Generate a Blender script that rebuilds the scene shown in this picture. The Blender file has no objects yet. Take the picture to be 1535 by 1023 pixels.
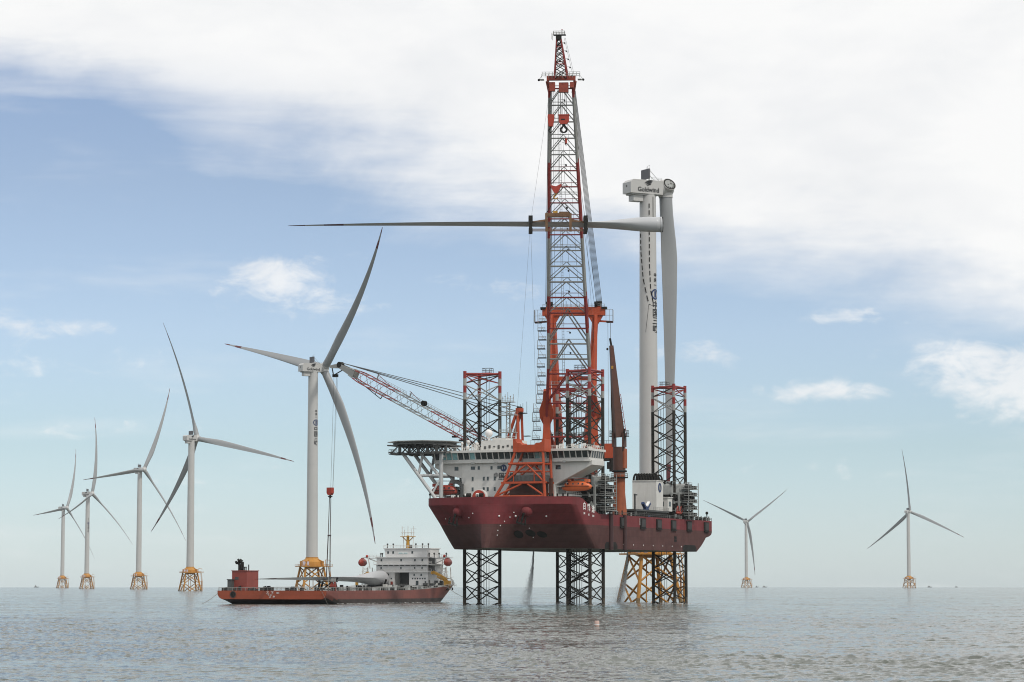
import bpy, bmesh, math, random
import numpy as np
from mathutils import Vector, Matrix
R_ = math.radians
random.seed(7)
SC = bpy.context.scene
COL = SC.collection

# ------------------------------------------------------------------ camera
F, V0, CZ = 4000.0, 875.0, 7.5            # focal length in photo pixels, eye-level row, camera height
TILT = math.atan((V0 - 511.5) / F)
cam = bpy.data.cameras.new('camera')
cam.sensor_width = 36.0
cam.lens = 36.0 * F / 1535.0
cam.clip_start = 1.0
cam.clip_end = 60000.0
camo = bpy.data.objects.new('camera', cam)
COL.objects.link(camo)
camo.location = (0, 0, CZ)
camo.rotation_euler = (math.pi / 2 + TILT, 0, 0)
SC.camera = camo

# ------------------------------------------------------------------ exposure / render
SC.view_settings.view_transform = 'Standard'
SC.view_settings.look = 'None'
SC.view_settings.gamma = 1.0
SC.view_settings.exposure = 0.0
SC.render.engine = 'CYCLES'
SC.cycles.use_denoising = True
SC.cycles.max_bounces = 6
SC.cycles.volume_bounces = 1
SC.cycles.filter_width = 1.05
SC.cycles.sample_clamp_indirect = 6.0

# ------------------------------------------------------------------ sun
SUN_AZ, SUN_EL = R_(138), R_(52)
to_sun = Vector((math.sin(SUN_AZ) * math.cos(SUN_EL), math.cos(SUN_AZ) * math.cos(SUN_EL), math.sin(SUN_EL)))
sl = bpy.data.lights.new('sun', 'SUN')
sl.energy = 2.0
sl.angle = R_(2.0)
sl.color = (1.0, 0.95, 0.88)
so = bpy.data.objects.new('sun', sl)
COL.objects.link(so)
so.rotation_euler = (-to_sun).to_track_quat('-Z', 'Y').to_euler()
so.location = (0, 0, 400)

# ------------------------------------------------------------------ sky
world = bpy.data.worlds.new('World')
SC.world = world
world.use_nodes = True
nt = world.node_tree
for n in list(nt.nodes):
    nt.nodes.remove(n)
def N(t, **kw):
    n = nt.nodes.new(t)
    for k, v in kw.items():
        setattr(n, k, v)
    return n
def L(a, b):
    nt.links.new(a, b)
def mth(op, a, b=None, c=None, clamp=False):
    n = N('ShaderNodeMath', operation=op)
    n.use_clamp = clamp
    for i, x in enumerate((a, b, c)):
        if x is None:
            continue
        if isinstance(x, (int, float)):
            n.inputs[i].default_value = x
        else:
            L(x, n.inputs[i])
    return n.outputs[0]
out = N('ShaderNodeOutputWorld')
bg = N('ShaderNodeBackground')
bg.inputs['Strength'].default_value = 0.1
L(bg.outputs[0], out.inputs['Surface'])
sky = N('ShaderNodeTexSky', sky_type='NISHITA')
sky.sun_disc = False
sky.sun_elevation = SUN_EL
sky.sun_rotation = SUN_AZ
sky.air_density = 1.0
sky.dust_density = 0.3
sky.ozone_density = 2.0
tc = N('ShaderNodeTexCoord')
sep = N('ShaderNodeSeparateXYZ')
L(tc.outputs['Generated'], sep.inputs[0])
az = mth('MULTIPLY', mth('ARCTAN2', sep.outputs[0], sep.outputs[1]), 40.0)    # azimuth, elevation in 1/40 rad
el = mth('MULTIPLY', mth('ARCSINE', sep.outputs[2]), 40.0)
comb = N('ShaderNodeCombineXYZ')
L(az, comb.inputs[0]); L(el, comb.inputs[1])
def cloud_noise(sx, sy, scale, detail, rough=0.55, dist=0.0, off=0.0):
    mp = N('ShaderNodeMapping')
    mp.inputs['Scale'].default_value = (sx, sy, 1)
    mp.inputs['Location'].default_value = (off, off * 0.7, off)
    L(comb.outputs[0], mp.inputs[0])
    n = N('ShaderNodeTexNoise')
    n.inputs['Scale'].default_value = scale
    n.inputs['Detail'].default_value = detail
    n.inputs['Roughness'].default_value = rough
    n.inputs['Distortion'].default_value = dist
    L(mp.outputs[0], n.inputs[0])
    return mth('SUBTRACT', n.outputs[0], 0.5)
n_big = cloud_noise(0.45, 1.0, 0.33, 6, 0.55, 0.4, 3.1)
n_mid = cloud_noise(0.55, 1.2, 0.9, 7, 0.6, 0.3, 7.7)
n_str = cloud_noise(0.22, 1.6, 0.8, 6, 0.6, 0.2, 1.3)
# lower edge of the cloud bank (elevation) as a curve over azimuth
fc = N('ShaderNodeFloatCurve')
edge = [(-60, 7.0), (-7.7, 7.1), (-6, 6.8), (-4.4, 6.3), (-2.4, 5.95), (-0.3, 5.5), (1.8, 4.85), (4, 4.5), (5.6, 4.15), (7.7, 3.9), (60, 3.6)]
cu = fc.mapping.curves[0]
pts = [((a + 60) / 120.0, e / 10.0) for a, e in edge]
while len(cu.points) < len(pts):
    cu.points.new(0.5, 0.5)
for p, (x, y) in zip(cu.points, pts):
    p.location = (x, y)
    p.handle_type = 'VECTOR'
fc.mapping.update()
L(mth('MULTIPLY_ADD', az, 1 / 120.0, 0.5), fc.inputs['Value'])
d = mth('SUBTRACT', el, mth('MULTIPLY', fc.outputs[0], 10.0))
d = mth('ADD', d, mth('MULTIPLY', n_big, 3.0))
d = mth('ADD', d, mth('MULTIPLY', n_mid, 1.3))
d = mth('ADD', d, mth('MULTIPLY', n_str, 1.7))
def sstep(x, a, b):
    n = N('ShaderNodeMapRange')
    n.interpolation_type = 'SMOOTHSTEP'
    n.inputs['From Min'].default_value = a
    n.inputs['From Max'].default_value = b
    L(x, n.inputs['Value'])
    return n.outputs[0]
mask = sstep(d, -0.7, 1.25)
# a thinner, bluish gap inside the bank to the left, and single small clouds
def blob(a, e, ra, re):
    x = mth('MULTIPLY', mth('SUBTRACT', az, a), 1.0 / ra)
    y = mth('MULTIPLY', mth('SUBTRACT', el, e), 1.0 / re)
    r2 = mth('ADD', mth('MULTIPLY', x, x), mth('MULTIPLY', y, y))
    return mth('EXPONENT', mth('MULTIPLY', r2, -1.0))
gap = mth('MULTIPLY', blob(-6.5, 6.75, 2.9, 0.62), 0.85)
mask = mth('SUBTRACT', mask, mth('MULTIPLY', gap, mth('MULTIPLY_ADD', n_mid, 1.2, 0.9)), clamp=True)
small = None
for (a, e, ra, re, s) in ((-3.5, 4.6, 0.95, 0.5, 0.82), (-2.8, 4.2, 1.2, 0.4, 0.55), (7.6, 3.05, 1.5, 0.8, 0.92), (6.9, 2.75, 1.6, 0.22, 0.5), (4.7, 2.85, 1.25, 0.2, 0.85),
                           (3.1, 3.4, 0.85, 0.22, 0.9), (-7.1, 3.8, 1.5, 0.2, 0.9), (-7.0, 3.2, 1.1, 0.5, 0.42), (-7.3, 5.5, 0.6, 0.2, 0.3),
                           (5.2, 3.9, 1.4, 0.18, 0.5), (2.2, 4.3, 1.5, 0.2, 0.35), (-0.4, 4.5, 1.0, 0.14, 0.3), (-5.8, 2.3, 3.0, 0.18, 0.28), (-5.0, 1.6, 4.0, 0.2, 0.25),
                           (4.0, 1.7, 4.0, 0.25, 0.2)):
    b = mth('MULTIPLY', blob(a, e, ra, re), s)
    small = b if small is None else mth('MAXIMUM', small, b)
tex = mth('MULTIPLY_ADD', n_mid, 2.2, mth('MULTIPLY', n_str, 1.0))
n_fine = cloud_noise(0.7, 1.2, 2.2, 8, 0.62, 0.5, 4.4)
small = mth('MULTIPLY', sstep(mth('ADD', small, mth('ADD', mth('MULTIPLY', tex, 0.9), mth('MULTIPLY', n_fine, 1.7))), 0.30, 1.15), 0.80)
mask = mth('MAXIMUM', mask, small)
wisps = mth('MULTIPLY', sstep(mth('ADD', n_str, mth('MULTIPLY', n_mid, 0.4)), 0.0, 0.32), 0.26)
mask = mth('MAXIMUM', mask, wisps)
# cloud tone: bright with faintly darker patches
ramp = N('ShaderNodeValToRGB')
ramp.color_ramp.elements[0].position = 0.25
ramp.color_ramp.elements[0].color = (0.86, 0.875, 0.90, 1)
ramp.color_ramp.elements[1].position = 0.7
ramp.color_ramp.elements[1].color = (1.0, 1.0, 1.0, 1)
L(mth('ADD', mth('MULTIPLY', n_big, 1.3), mth('MULTIPLY_ADD', n_mid, 0.7, 0.55)), ramp.inputs[0])
CLOUD = 9.9
cm = N('ShaderNodeMix', data_type='RGBA', blend_type='MULTIPLY')
cm.inputs[0].default_value = 1.0
L(ramp.outputs[0], cm.inputs[6])
cm.inputs[7].default_value = (CLOUD, CLOUD * 0.998, CLOUD * 0.99, 1)
mx = N('ShaderNodeMix', data_type='RGBA')
L(mth('MULTIPLY', mask, 0.97), mx.inputs[0])
# moist sea air: the clear sky pales to a cool blue-white low down instead of yellowing
tr = N('ShaderNodeValToRGB')
cr = tr.color_ramp
cr.elements[0].position = 0.0; cr.elements[0].color = (0.455, 0.545, 0.74, 1)
cr.elements[1].position = 1.0; cr.elements[1].color = (0.55, 0.503, 0.525, 1)
e_ = cr.elements.new(0.34); e_.color = (0.445, 0.49, 0.575, 1)
e_ = cr.elements.new(0.62); e_.color = (0.54, 0.525, 0.585, 1)
L(mth('MULTIPLY', el, 1 / 6.0, clamp=True), tr.inputs[0])
tm = N('ShaderNodeMix', data_type='RGBA', blend_type='MULTIPLY')
tm.inputs[0].default_value = 1.0
L(sky.outputs[0], tm.inputs[6]); L(tr.outputs[0], tm.inputs[7])
t2 = N('ShaderNodeVectorMath', operation='SCALE'); t2.inputs['Scale'].default_value = 2.0
L(tm.outputs[2], t2.inputs[0])
L(t2.outputs[0], mx.inputs[6])
L(cm.outputs[2], mx.inputs[7])
L(mx.outputs[2], bg.inputs['Color'])

# ------------------------------------------------------------------ materials
def M(name, col, rough=0.5, metal=0.0, var=0.12, scale=0.35, streak=0.0, dirt=(0.12, 0.09, 0.07), bump=0.0, spec=0.4):
    m = bpy.data.materials.new(name)
    m.use_nodes = True
    t = m.node_tree
    b = t.nodes['Principled BSDF']
    b.inputs['Roughness'].default_value = rough
    b.inputs['Metallic'].default_value = metal
    b.inputs['Specular IOR Level'].default_value = spec
    c = t.nodes.new('ShaderNodeTexCoord')
    n = t.nodes.new('ShaderNodeTexNoise')
    n.inputs['Scale'].default_value = scale
    n.inputs['Detail'].default_value = 6
    n.inputs['Roughness'].default_value = 0.6
    t.links.new(c.outputs['Object'], n.inputs[0])
    r = t.nodes.new('ShaderNodeValToRGB')
    r.color_ramp.elements[0].position = 0.3
    r.color_ramp.elements[1].position = 0.7
    r.color_ramp.elements[0].color = tuple(x * (1 - var) for x in col) + (1,)
    r.color_ramp.elements[1].color = tuple(min(1, x * (1 + var)) for x in col) + (1,)
    t.links.new(n.outputs[0], r.inputs[0])
    last = r.outputs[0]
    if streak > 0:
        mp = t.nodes.new('ShaderNodeMapping')
        mp.inputs['Scale'].default_value = (0.9, 0.9, 0.09)
        t.links.new(c.outputs['Object'], mp.inputs[0])
        n2 = t.nodes.new('ShaderNodeTexNoise')
        n2.inputs['Scale'].default_value = 0.8
        n2.inputs['Detail'].default_value = 7
        n2.inputs['Roughness'].default_value = 0.65
        t.links.new(mp.outputs[0], n2.inputs[0])
        r2 = t.nodes.new('ShaderNodeValToRGB')
        r2.color_ramp.elements[0].position = 0.48
        r2.color_ramp.elements[1].position = 0.78
        r2.color_ramp.elements[0].color = (0, 0, 0, 1)
        r2.color_ramp.elements[1].color = (streak, streak, streak, 1)
        t.links.new(n2.outputs[0], r2.inputs[0])
        x = t.nodes.new('ShaderNodeMix')
        x.data_type = 'RGBA'
        t.links.new(r2.outputs[0], x.inputs[0])
        t.links.new(last, x.inputs[6])
        x.inputs[7].default_value = tuple(dirt) + (1,)
        last = x.outputs[2]
    t.links.new(last, b.inputs['Base Color'])
    if bump > 0:
        bm_ = t.nodes.new('ShaderNodeBump')
        bm_.inputs['Strength'].default_value = bump
        bm_.inputs['Distance'].default_value = 0.3
        t.links.new(n.outputs[0], bm_.inputs['Height'])
        t.links.new(bm_.outputs[0], b.inputs['Normal'])
    return m
hull_red = M('hull_red', (0.180, 0.036, 0.040), 0.62, spec=0.15, var=0.15, scale=0.15, streak=0.5, dirt=(0.10, 0.035, 0.03))
hull_low = M('hull_antifouling', (0.100, 0.047, 0.044), 0.7, spec=0.12, var=0.22, scale=0.2, streak=0.45, dirt=(0.12, 0.07, 0.055))
hull_bottom = M('hull_bottom', (0.30, 0.30, 0.28), 0.8, var=0.35, scale=0.5)
orange = M('crane_orange', (0.40, 0.068, 0.026), 0.55, spec=0.25, var=0.12, scale=0.3, streak=0.3, dirt=(0.18, 0.035, 0.02))
lattice_red = M('lattice_red', (0.24, 0.026, 0.022), 0.5, var=0.12)
lattice_grey = M('lattice_grey', (0.30, 0.30, 0.285), 0.5, var=0.12)
brown = M('brown_paint', (0.085, 0.032, 0.02), 0.55, var=0.15, streak=0.3)
rust = M('rust_orange', (0.30, 0.075, 0.025), 0.6, var=0.2, streak=0.5, dirt=(0.10, 0.035, 0.02))
white2 = M('carrier_white', (0.60, 0.60, 0.59), 0.5, var=0.05, scale=0.2, streak=0.25, dirt=(0.42, 0.36, 0.30))
white = M('ship_white', (0.61, 0.60, 0.57), 0.5, var=0.06, scale=0.2, streak=0.22, dirt=(0.36, 0.33, 0.28))
grey = M('grey_paint', (0.27, 0.28, 0.27), 0.55, var=0.12, streak=0.3, dirt=(0.14, 0.12, 0.1))
dgrey = M('dark_grey', (0.07, 0.072, 0.07), 0.6, var=0.2)
black = M('black_steel', (0.020, 0.019, 0.017), 0.65, var=0.3, spec=0.12)
legdark = M('leg_black', (0.033, 0.031, 0.026), 0.6, spec=0.15, var=0.3, scale=0.6, streak=0.4, dirt=(0.06, 0.04, 0.025))
glass = M('dark_glass', (0.025, 0.035, 0.04), 0.08, var=0.3, spec=0.8)
tealglass = M('teal_glass', (0.22, 0.42, 0.44), 0.15, var=0.3, scale=1.2, spec=0.8)
yellow = M('jacket_yellow', (0.42, 0.19, 0.024), 0.5, var=0.12, scale=0.3, streak=0.35, dirt=(0.26, 0.12, 0.03))
dirtyellow = M('splash_zone', (0.16, 0.11, 0.05), 0.8, var=0.4, scale=0.8)
turb = M('turbine_white', (0.47, 0.465, 0.45), 0.42, var=0.03, scale=0.1, streak=0.1, dirt=(0.45, 0.44, 0.42))
blade_lit = M('blade_lit_white', (0.42, 0.43, 0.44), 0.4, var=0.03, scale=0.1)  # paler copy of the blade paint: brighter light on loose blades put into the colour
blade_m = M('blade_grey', (0.275, 0.285, 0.29), 0.4, var=0.03, scale=0.1)  # darker copy for the installed blades, their shade put into the colour
bladered = M('blade_red', (0.11, 0.024, 0.026), 0.5, var=0.1)
cooler_m = M('cooler_grey', (0.10, 0.10, 0.11), 0.6, var=0.15, scale=2.0)
navy = M('logo_navy', (0.015, 0.035, 0.11), 0.5, var=0.1)
ink = M('lettering_black', (0.015, 0.015, 0.017), 0.5, var=0.1)
whiteink = M('lettering_white', (0.75, 0.74, 0.72), 0.5, var=0.1)
lifeorange = M('lifeboat_orange', (0.62, 0.13, 0.035), 0.4, var=0.08)
lifered = M('lifeboat_red', (0.27, 0.042, 0.028), 0.4, var=0.08)
hookred = M('hook_red', (0.36, 0.04, 0.02), 0.5, var=0.12)
ship_or = M('transom_orange', (0.32, 0.066, 0.026), 0.5, var=0.1, scale=0.2, streak=0.35, dirt=(0.22, 0.06, 0.03))
ship_red = M('ship_red', (0.25, 0.085, 0.068), 0.55, var=0.12, scale=0.2, streak=0.4, dirt=(0.16, 0.08, 0.06))
ship_blk = M('ship_boot', (0.05, 0.04, 0.036), 0.6, var=0.25, streak=0.4, dirt=(0.12, 0.07, 0.055))
craneyel = M('crane_yellow', (0.42, 0.22, 0.025), 0.5, var=0.12)
yokebrown = M('yoke_brown', (0.16, 0.085, 0.04), 0.6, var=0.2)
rope = M('wire_rope', (0.10, 0.10, 0.10), 0.5, var=0.1)
blue = M('blue_tarp', (0.03, 0.10, 0.30), 0.6, var=0.1)
pinkfloat = M('float_pink', (0.55, 0.38, 0.33), 0.6, var=0.1)
lilac = M('panel_lilac', (0.52, 0.50, 0.58), 0.4, var=0.06)

def plating(m, w=6.0, h=2.4, dark=0.72):
    """weld seams of hull plates as thin darker lines and a slight bump"""
    t = m.node_tree
    b = t.nodes['Principled BSDF']
    src = b.inputs['Base Color'].links[0].from_socket
    c = t.nodes.new('ShaderNodeTexCoord'); sp = t.nodes.new('ShaderNodeSeparateXYZ'); cb = t.nodes.new('ShaderNodeCombineXYZ')
    t.links.new(c.outputs['Object'], sp.inputs[0])
    ad = t.nodes.new('ShaderNodeMath'); t.links.new(sp.outputs[0], ad.inputs[0]); t.links.new(sp.outputs[1], ad.inputs[1])
    t.links.new(ad.outputs[0], cb.inputs[0]); t.links.new(sp.outputs[2], cb.inputs[1])
    br = t.nodes.new('ShaderNodeTexBrick')
    br.inputs['Scale'].default_value = 1.0
    br.inputs['Brick Width'].default_value = w; br.inputs['Row Height'].default_value = h
    br.inputs['Mortar Size'].default_value = 0.05; br.inputs['Mortar Smooth'].default_value = 0.6
    br.inputs['Color1'].default_value = (1, 1, 1, 1); br.inputs['Color2'].default_value = (.88, .88, .88, 1); br.inputs['Mortar'].default_value = (dark, dark, dark, 1)
    t.links.new(cb.outputs[0], br.inputs[0])
    x = t.nodes.new('ShaderNodeMix'); x.data_type = 'RGBA'; x.blend_type = 'MULTIPLY'; x.inputs[0].default_value = 1.0
    t.links.new(src, x.inputs[6]); t.links.new(br.outputs[0], x.inputs[7])
    t.links.new(x.outputs[2], b.inputs['Base Color'])
plating(hull_red); plating(hull_low)
plating(ship_red, 8.0, 1.9); plating(ship_or, 5.0, 1.6)

RIPPLE = 1.2
def water_material():
    m = bpy.data.materials.new('sea_water')
    m.use_nodes = True
    t = m.node_tree
    b = t.nodes['Principled BSDF']
    b.inputs['Base Color'].default_value = (0.086, 0.096, 0.078, 1)
    b.inputs['Roughness'].default_value = 0.10
    b.inputs['IOR'].default_value = 1.333
    # ripples too small for the mesh: every point's normal is tilted by noise in metres
    c = t.nodes.new('ShaderNodeTexCoord')
    g = t.nodes.new('ShaderNodeNewGeometry')
    acc = g.outputs['Normal']
    for scale, sx, k in ((1.9, 0.8, RIPPLE), (0.5, 0.7, RIPPLE * 0.9), (0.06, 0.6, RIPPLE * 0.5)):
        mp = t.nodes.new('ShaderNodeMapping')
        mp.inputs['Scale'].default_value = (sx, 1, 1)
        t.links.new(c.outputs['Object'], mp.inputs[0])
        n = t.nodes.new('ShaderNodeTexNoise')
        n.inputs['Scale'].default_value = scale
        n.inputs['Detail'].default_value = 3
        t.links.new(mp.outputs[0], n.inputs[0])
        sb = t.nodes.new('ShaderNodeVectorMath'); sb.operation = 'SUBTRACT'
        sb.inputs[1].default_value = (.5, .5, .5)
        t.links.new(n.outputs['Color'], sb.inputs[0])
        ml = t.nodes.new('ShaderNodeVectorMath'); ml.operation = 'MULTIPLY_ADD'
        ml.inputs[1].default_value = (k, k, 0)
        t.links.new(sb.outputs[0], ml.inputs[0]); t.links.new(acc, ml.inputs[2])
        acc = ml.outputs[0]
    nz = t.nodes.new('ShaderNodeVectorMath'); nz.operation = 'NORMALIZE'
    t.links.new(acc, nz.inputs[0])
    t.links.new(nz.outputs[0], b.inputs['Normal'])
    return m
water = water_material()

# ------------------------------------------------------------------ helpers
RE = 7.4e6                                  # earth radius with refraction: far things sink below the horizon
def drop(x, y):
    return -(x * x + y * y) / (2 * RE)
def at(u, v, Y):
    """the world point seen at photo pixel (u, v) that lies at distance Y"""
    a, b = u - 767.5, 511.5 - v
    ca, sa = math.cos(TILT), math.sin(TILT)
    dx, dy, dz = a, -sa * b + ca * F, ca * b + sa * F
    return Vector((dx * Y / dy, Y, CZ + dz * Y / dy))

class MB:
    def __init__(s):
        s.v, s.f, s.m, s.s = [], [], [], []
    def add(s, vs, fs, mi=0, smooth=False):
        o = len(s.v)
        s.v += [tuple(v) for v in vs]
        for f in fs:
            s.f.append(tuple(i + o for i in f)); s.m.append(mi); s.s.append(smooth)
        return s
    def box(s, a, b, mi=0):
        x0, y0, z0 = a; x1, y1, z1 = b
        return s.add([(x0, y0, z0), (x1, y0, z0), (x1, y1, z0), (x0, y1, z0), (x0, y0, z1), (x1, y0, z1), (x1, y1, z1), (x0, y1, z1)],
                     [(3, 2, 1, 0), (4, 5, 6, 7), (0, 1, 5, 4), (1, 2, 6, 5), (2, 3, 7, 6), (3, 0, 4, 7)], mi)
    def frame(s, p, q):
        p, q = Vector(p), Vector(q)
        d = (q - p).normalized()
        u = d.cross(Vector((0, 0, 1)))
        if u.length < 1e-3:
            u = Vector((1, 0, 0))
        u.normalize()
        return p, q, u, d.cross(u).normalized()
    def bar(s, p, q, w, h=None, mi=0, w2=None, h2=None):
        h = h or w; w2 = w2 or w; h2 = h2 or h
        p, q, u, n = s.frame(p, q)
        vs = [p + u * a * w / 2 + n * b * h / 2 for a, b in ((-1, -1), (1, -1), (1, 1), (-1, 1))]
        vs += [q + u * a * w2 / 2 + n * b * h2 / 2 for a, b in ((-1, -1), (1, -1), (1, 1), (-1, 1))]
        return s.add(vs, [(3, 2, 1, 0), (4, 5, 6, 7), (0, 1, 5, 4), (1, 2, 6, 5), (2, 3, 7, 6), (3, 0, 4, 7)], mi)
    def tube(s, p, q, r, r2=None, n=8, mi=0):
        r2 = r if r2 is None else r2
        p, q, u, w = s.frame(p, q)
        vs = []
        for c, rr in ((p, r), (q, r2)):
            for i in range(n):
                a = 2 * math.pi * i / n
                vs.append(c + (u * math.cos(a) + w * math.sin(a)) * rr)
        s.add(vs, [(i, (i + 1) % n, n + (i + 1) % n, n + i) for i in range(n)], mi, n > 5)
        # end caps keep vertices of their own, so that the smooth sides are not bent by them
        s.add(vs[:n], [tuple(reversed(range(n)))], mi)
        return s.add(vs[n:], [tuple(range(n))], mi)
    def path(s, pts, r, n=6, mi=0):
        for a, b in zip(pts[:-1], pts[1:]):
            s.tube(a, b, r, n=n, mi=mi)
        return s
    def lathe(s, prof, c=(0, 0, 0), n=24, mi=0, axis='z', smooth=True):
        vs = []
        for r, z in prof:
            for i in range(n):
                a = 2 * math.pi * i / n
                x, y = r * math.cos(a), r * math.sin(a)
                if axis == 'z': vs.append((c[0] + x, c[1] + y, c[2] + z))
                elif axis == 'x': vs.append((c[0] + z, c[1] + x, c[2] + y))
                else: vs.append((c[0] + x, c[1] + z, c[2] + y))
        k = len(prof)
        fs = [(j * n + i, j * n + (i + 1) % n, (j + 1) * n + (i + 1) % n, (j + 1) * n + i) for j in range(k - 1) for i in range(n)]
        s.add(vs, fs, mi, smooth)
        s.add(vs[:n], [tuple(reversed(range(n)))], mi)
        return s.add(vs[-n:], [tuple(range(n))], mi)
    def sphere(s, c, r, mi=0, sc=(1, 1, 1), n=16, k=10):
        vs, fs = [], []
        for j in range(k + 1):
            t = math.pi * j / k
            for i in range(n):
                a = 2 * math.pi * i / n
                vs.append((c[0] + r * sc[0] * math.sin(t) * math.cos(a), c[1] + r * sc[1] * math.sin(t) * math.sin(a), c[2] + r * sc[2] * math.cos(t)))
        for j in range(k):
            for i in range(n):
                fs.append((j * n + i, j * n + (i + 1) % n, (j + 1) * n + (i + 1) % n, (j + 1) * n + i))
        return s.add(vs, fs, mi, True)
    def prism(s, poly, axis, a0, a1, mi=0):
        """polygon in the two other coordinates (in xyz order) extruded along axis"""
        def P(p, a):
            return {'x': (a, p[0], p[1]), 'y': (p[0], a, p[1]), 'z': (p[0], p[1], a)}[axis]
        n = len(poly)
        return s.add([P(p, a0) for p in poly] + [P(p, a1) for p in poly],
                     [tuple(reversed(range(n))), tuple(range(n, 2 * n))] + [(i, (i + 1) % n, n + (i + 1) % n, n + i) for i in range(n)], mi)
    def rail(s, pts, h=1.1, step=2.0, r=0.05, mi=0):
        for a, b in zip(pts[:-1], pts[1:]):
            a, b = Vector(a), Vector(b)
            n = max(1, int((b - a).length / step))
            for k in range(n + 1):
                p = a.lerp(b, k / n)
                s.tube(p, p + Vector((0, 0, h)), r, n=4, mi=mi)
            for f in (0.5, 1.0):
                s.tube(a + Vector((0, 0, h * f)), b + Vector((0, 0, h * f)), r, n=4, mi=mi)
        return s
    def ring(s, O, ex, ey, r0, r1, depth=0.08, n=32, mi=0):
        """annulus (or disc) in the plane ex, ey"""
        O, ex, ey = Vector(O), Vector(ex), Vector(ey)
        ez = ex.cross(ey)
        vs = []
        for dz in (0, depth):
            for r in (r0, r1):
                for i in range(n):
                    a = 2 * math.pi * i / n
                    vs.append(O + ex * math.cos(a) * r + ey * math.sin(a) * r + ez * dz)
        fs = []
        for i in range(n):
            j = (i + 1) % n
            fs += [(2 * n + i, 3 * n + i, 3 * n + j, 2 * n + j), (n + i, n + j, 3 * n + j, 3 * n + i)]
        return s.add(vs, fs, mi)
    def build(s, name, mats, parent=None, off=(0, 0, 0), fix=True):
        me = bpy.data.meshes.new(name)
        ox, oy, oz = off
        me.from_pydata([(x - ox, y - oy, z - oz) for x, y, z in s.v], [], s.f)
        for m in (mats if isinstance(mats, (list, tuple)) else [mats]):
            me.materials.append(m)
        me.polygons.foreach_set('material_index', s.m)
        me.polygons.foreach_set('use_smooth', s.s)
        if fix:
            b = bmesh.new()
            b.from_mesh(me)
            bmesh.ops.recalc_face_normals(b, faces=b.faces)
            b.to_mesh(me)
            b.free()
        me.update()
        o = bpy.data.objects.new(name, me)
        COL.objects.link(o)
        if parent is not None:
            o.parent = parent
        return o

def build_pieces(mb, name, mats, parent, off=(0, 0, 0), grow=0.03):
    """build every separate piece of mb as a part of its own (touching solids stay together)"""
    par = list(range(len(mb.v)))
    def find(i):
        while par[i] != i:
            par[i] = par[par[i]]; i = par[i]
        return i
    for f in mb.f:
        a = find(f[0])
        for q in f[1:]:
            par[find(q)] = a
    comp = {}
    for k, f in enumerate(mb.f):
        comp.setdefault(find(f[0]), []).append(k)
    items = []
    for fs in comp.values():
        vs = [mb.v[i] for k in fs for i in mb.f[k]]
        items.append([fs, [min(v[j] for v in vs) - grow for j in range(3)], [max(v[j] for v in vs) + grow for j in range(3)]])
    merged = True
    while merged:
        merged = False
        for i in range(len(items)):
            for j in range(len(items) - 1, i, -1):
                A, B = items[i], items[j]
                if all(A[1][q] <= B[2][q] and B[1][q] <= A[2][q] for q in range(3)):
                    A[0] += B[0]
                    A[1] = [min(x, y) for x, y in zip(A[1], B[1])]; A[2] = [max(x, y) for x, y in zip(A[2], B[2])]
                    items.pop(j); merged = True
    out_ = []
    for fs, lo, hi in items:
        m2 = MB(); idx = {}
        for k in fs:
            for i in mb.f[k]:
                if i not in idx:
                    idx[i] = len(m2.v); m2.v.append(mb.v[i])
            m2.f.append(tuple(idx[i] for i in mb.f[k])); m2.m.append(mb.m[k]); m2.s.append(mb.s[k])
        out_.append(m2.build(name, mats, parent, off))
    return out_

def tag(o, label, cat, group=None):
    o['label'] = label; o['category'] = cat
    if group:
        o['group'] = group
    return o
def thing(name, label, cat, loc=(0, 0, 0), rz=0.0, group=None):
    o = bpy.data.objects.new(name, None)
    COL.objects.link(o)
    o.empty_display_size = 1.0
    o.location = loc
    o.rotation_euler = (0, 0, rz)
    return tag(o, label, cat, group)
def structure(o, kind='structure'):
    o['kind'] = kind
    return o
def part(o, name, parent):
    """another object sharing the mesh of o"""
    c = bpy.data.objects.new(name, o.data)
    COL.objects.link(c)
    c.parent = parent
    return c

def text_geo(txt, size, depth=0.05, align='CENTER'):
    cu = bpy.data.curves.new('lettering', 'FONT')
    cu.body = txt
    cu.size = size
    cu.align_x = align
    cu.align_y = 'CENTER'
    cu.extrude = depth / 2
    cu.resolution_u = 3
    cu.offset = size * 0.02
    o = bpy.data.objects.new('lettering', cu)
    COL.objects.link(o)
    dg = bpy.context.evaluated_depsgraph_get()
    me = bpy.data.meshes.new_from_object(o.evaluated_get(dg))
    vs = [v.co.copy() for v in me.vertices]
    fs = [tuple(p.vertices) for p in me.polygons]
    bpy.data.objects.remove(o)
    bpy.data.curves.remove(cu)
    bpy.data.meshes.remove(me)
    return vs, fs
def put_text(mb, txt, size, O, ex, ey, mi=0, depth=0.06):
    O, ex, ey = Vector(O), Vector(ex).normalized(), Vector(ey).normalized()
    ez = ex.cross(ey)
    vs, fs = text_geo(txt, size, depth)
    mb.add([O + ex * v.x + ey * v.y + ez * (v.z + depth / 2) for v in vs], fs, mi)
    return mb

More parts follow.
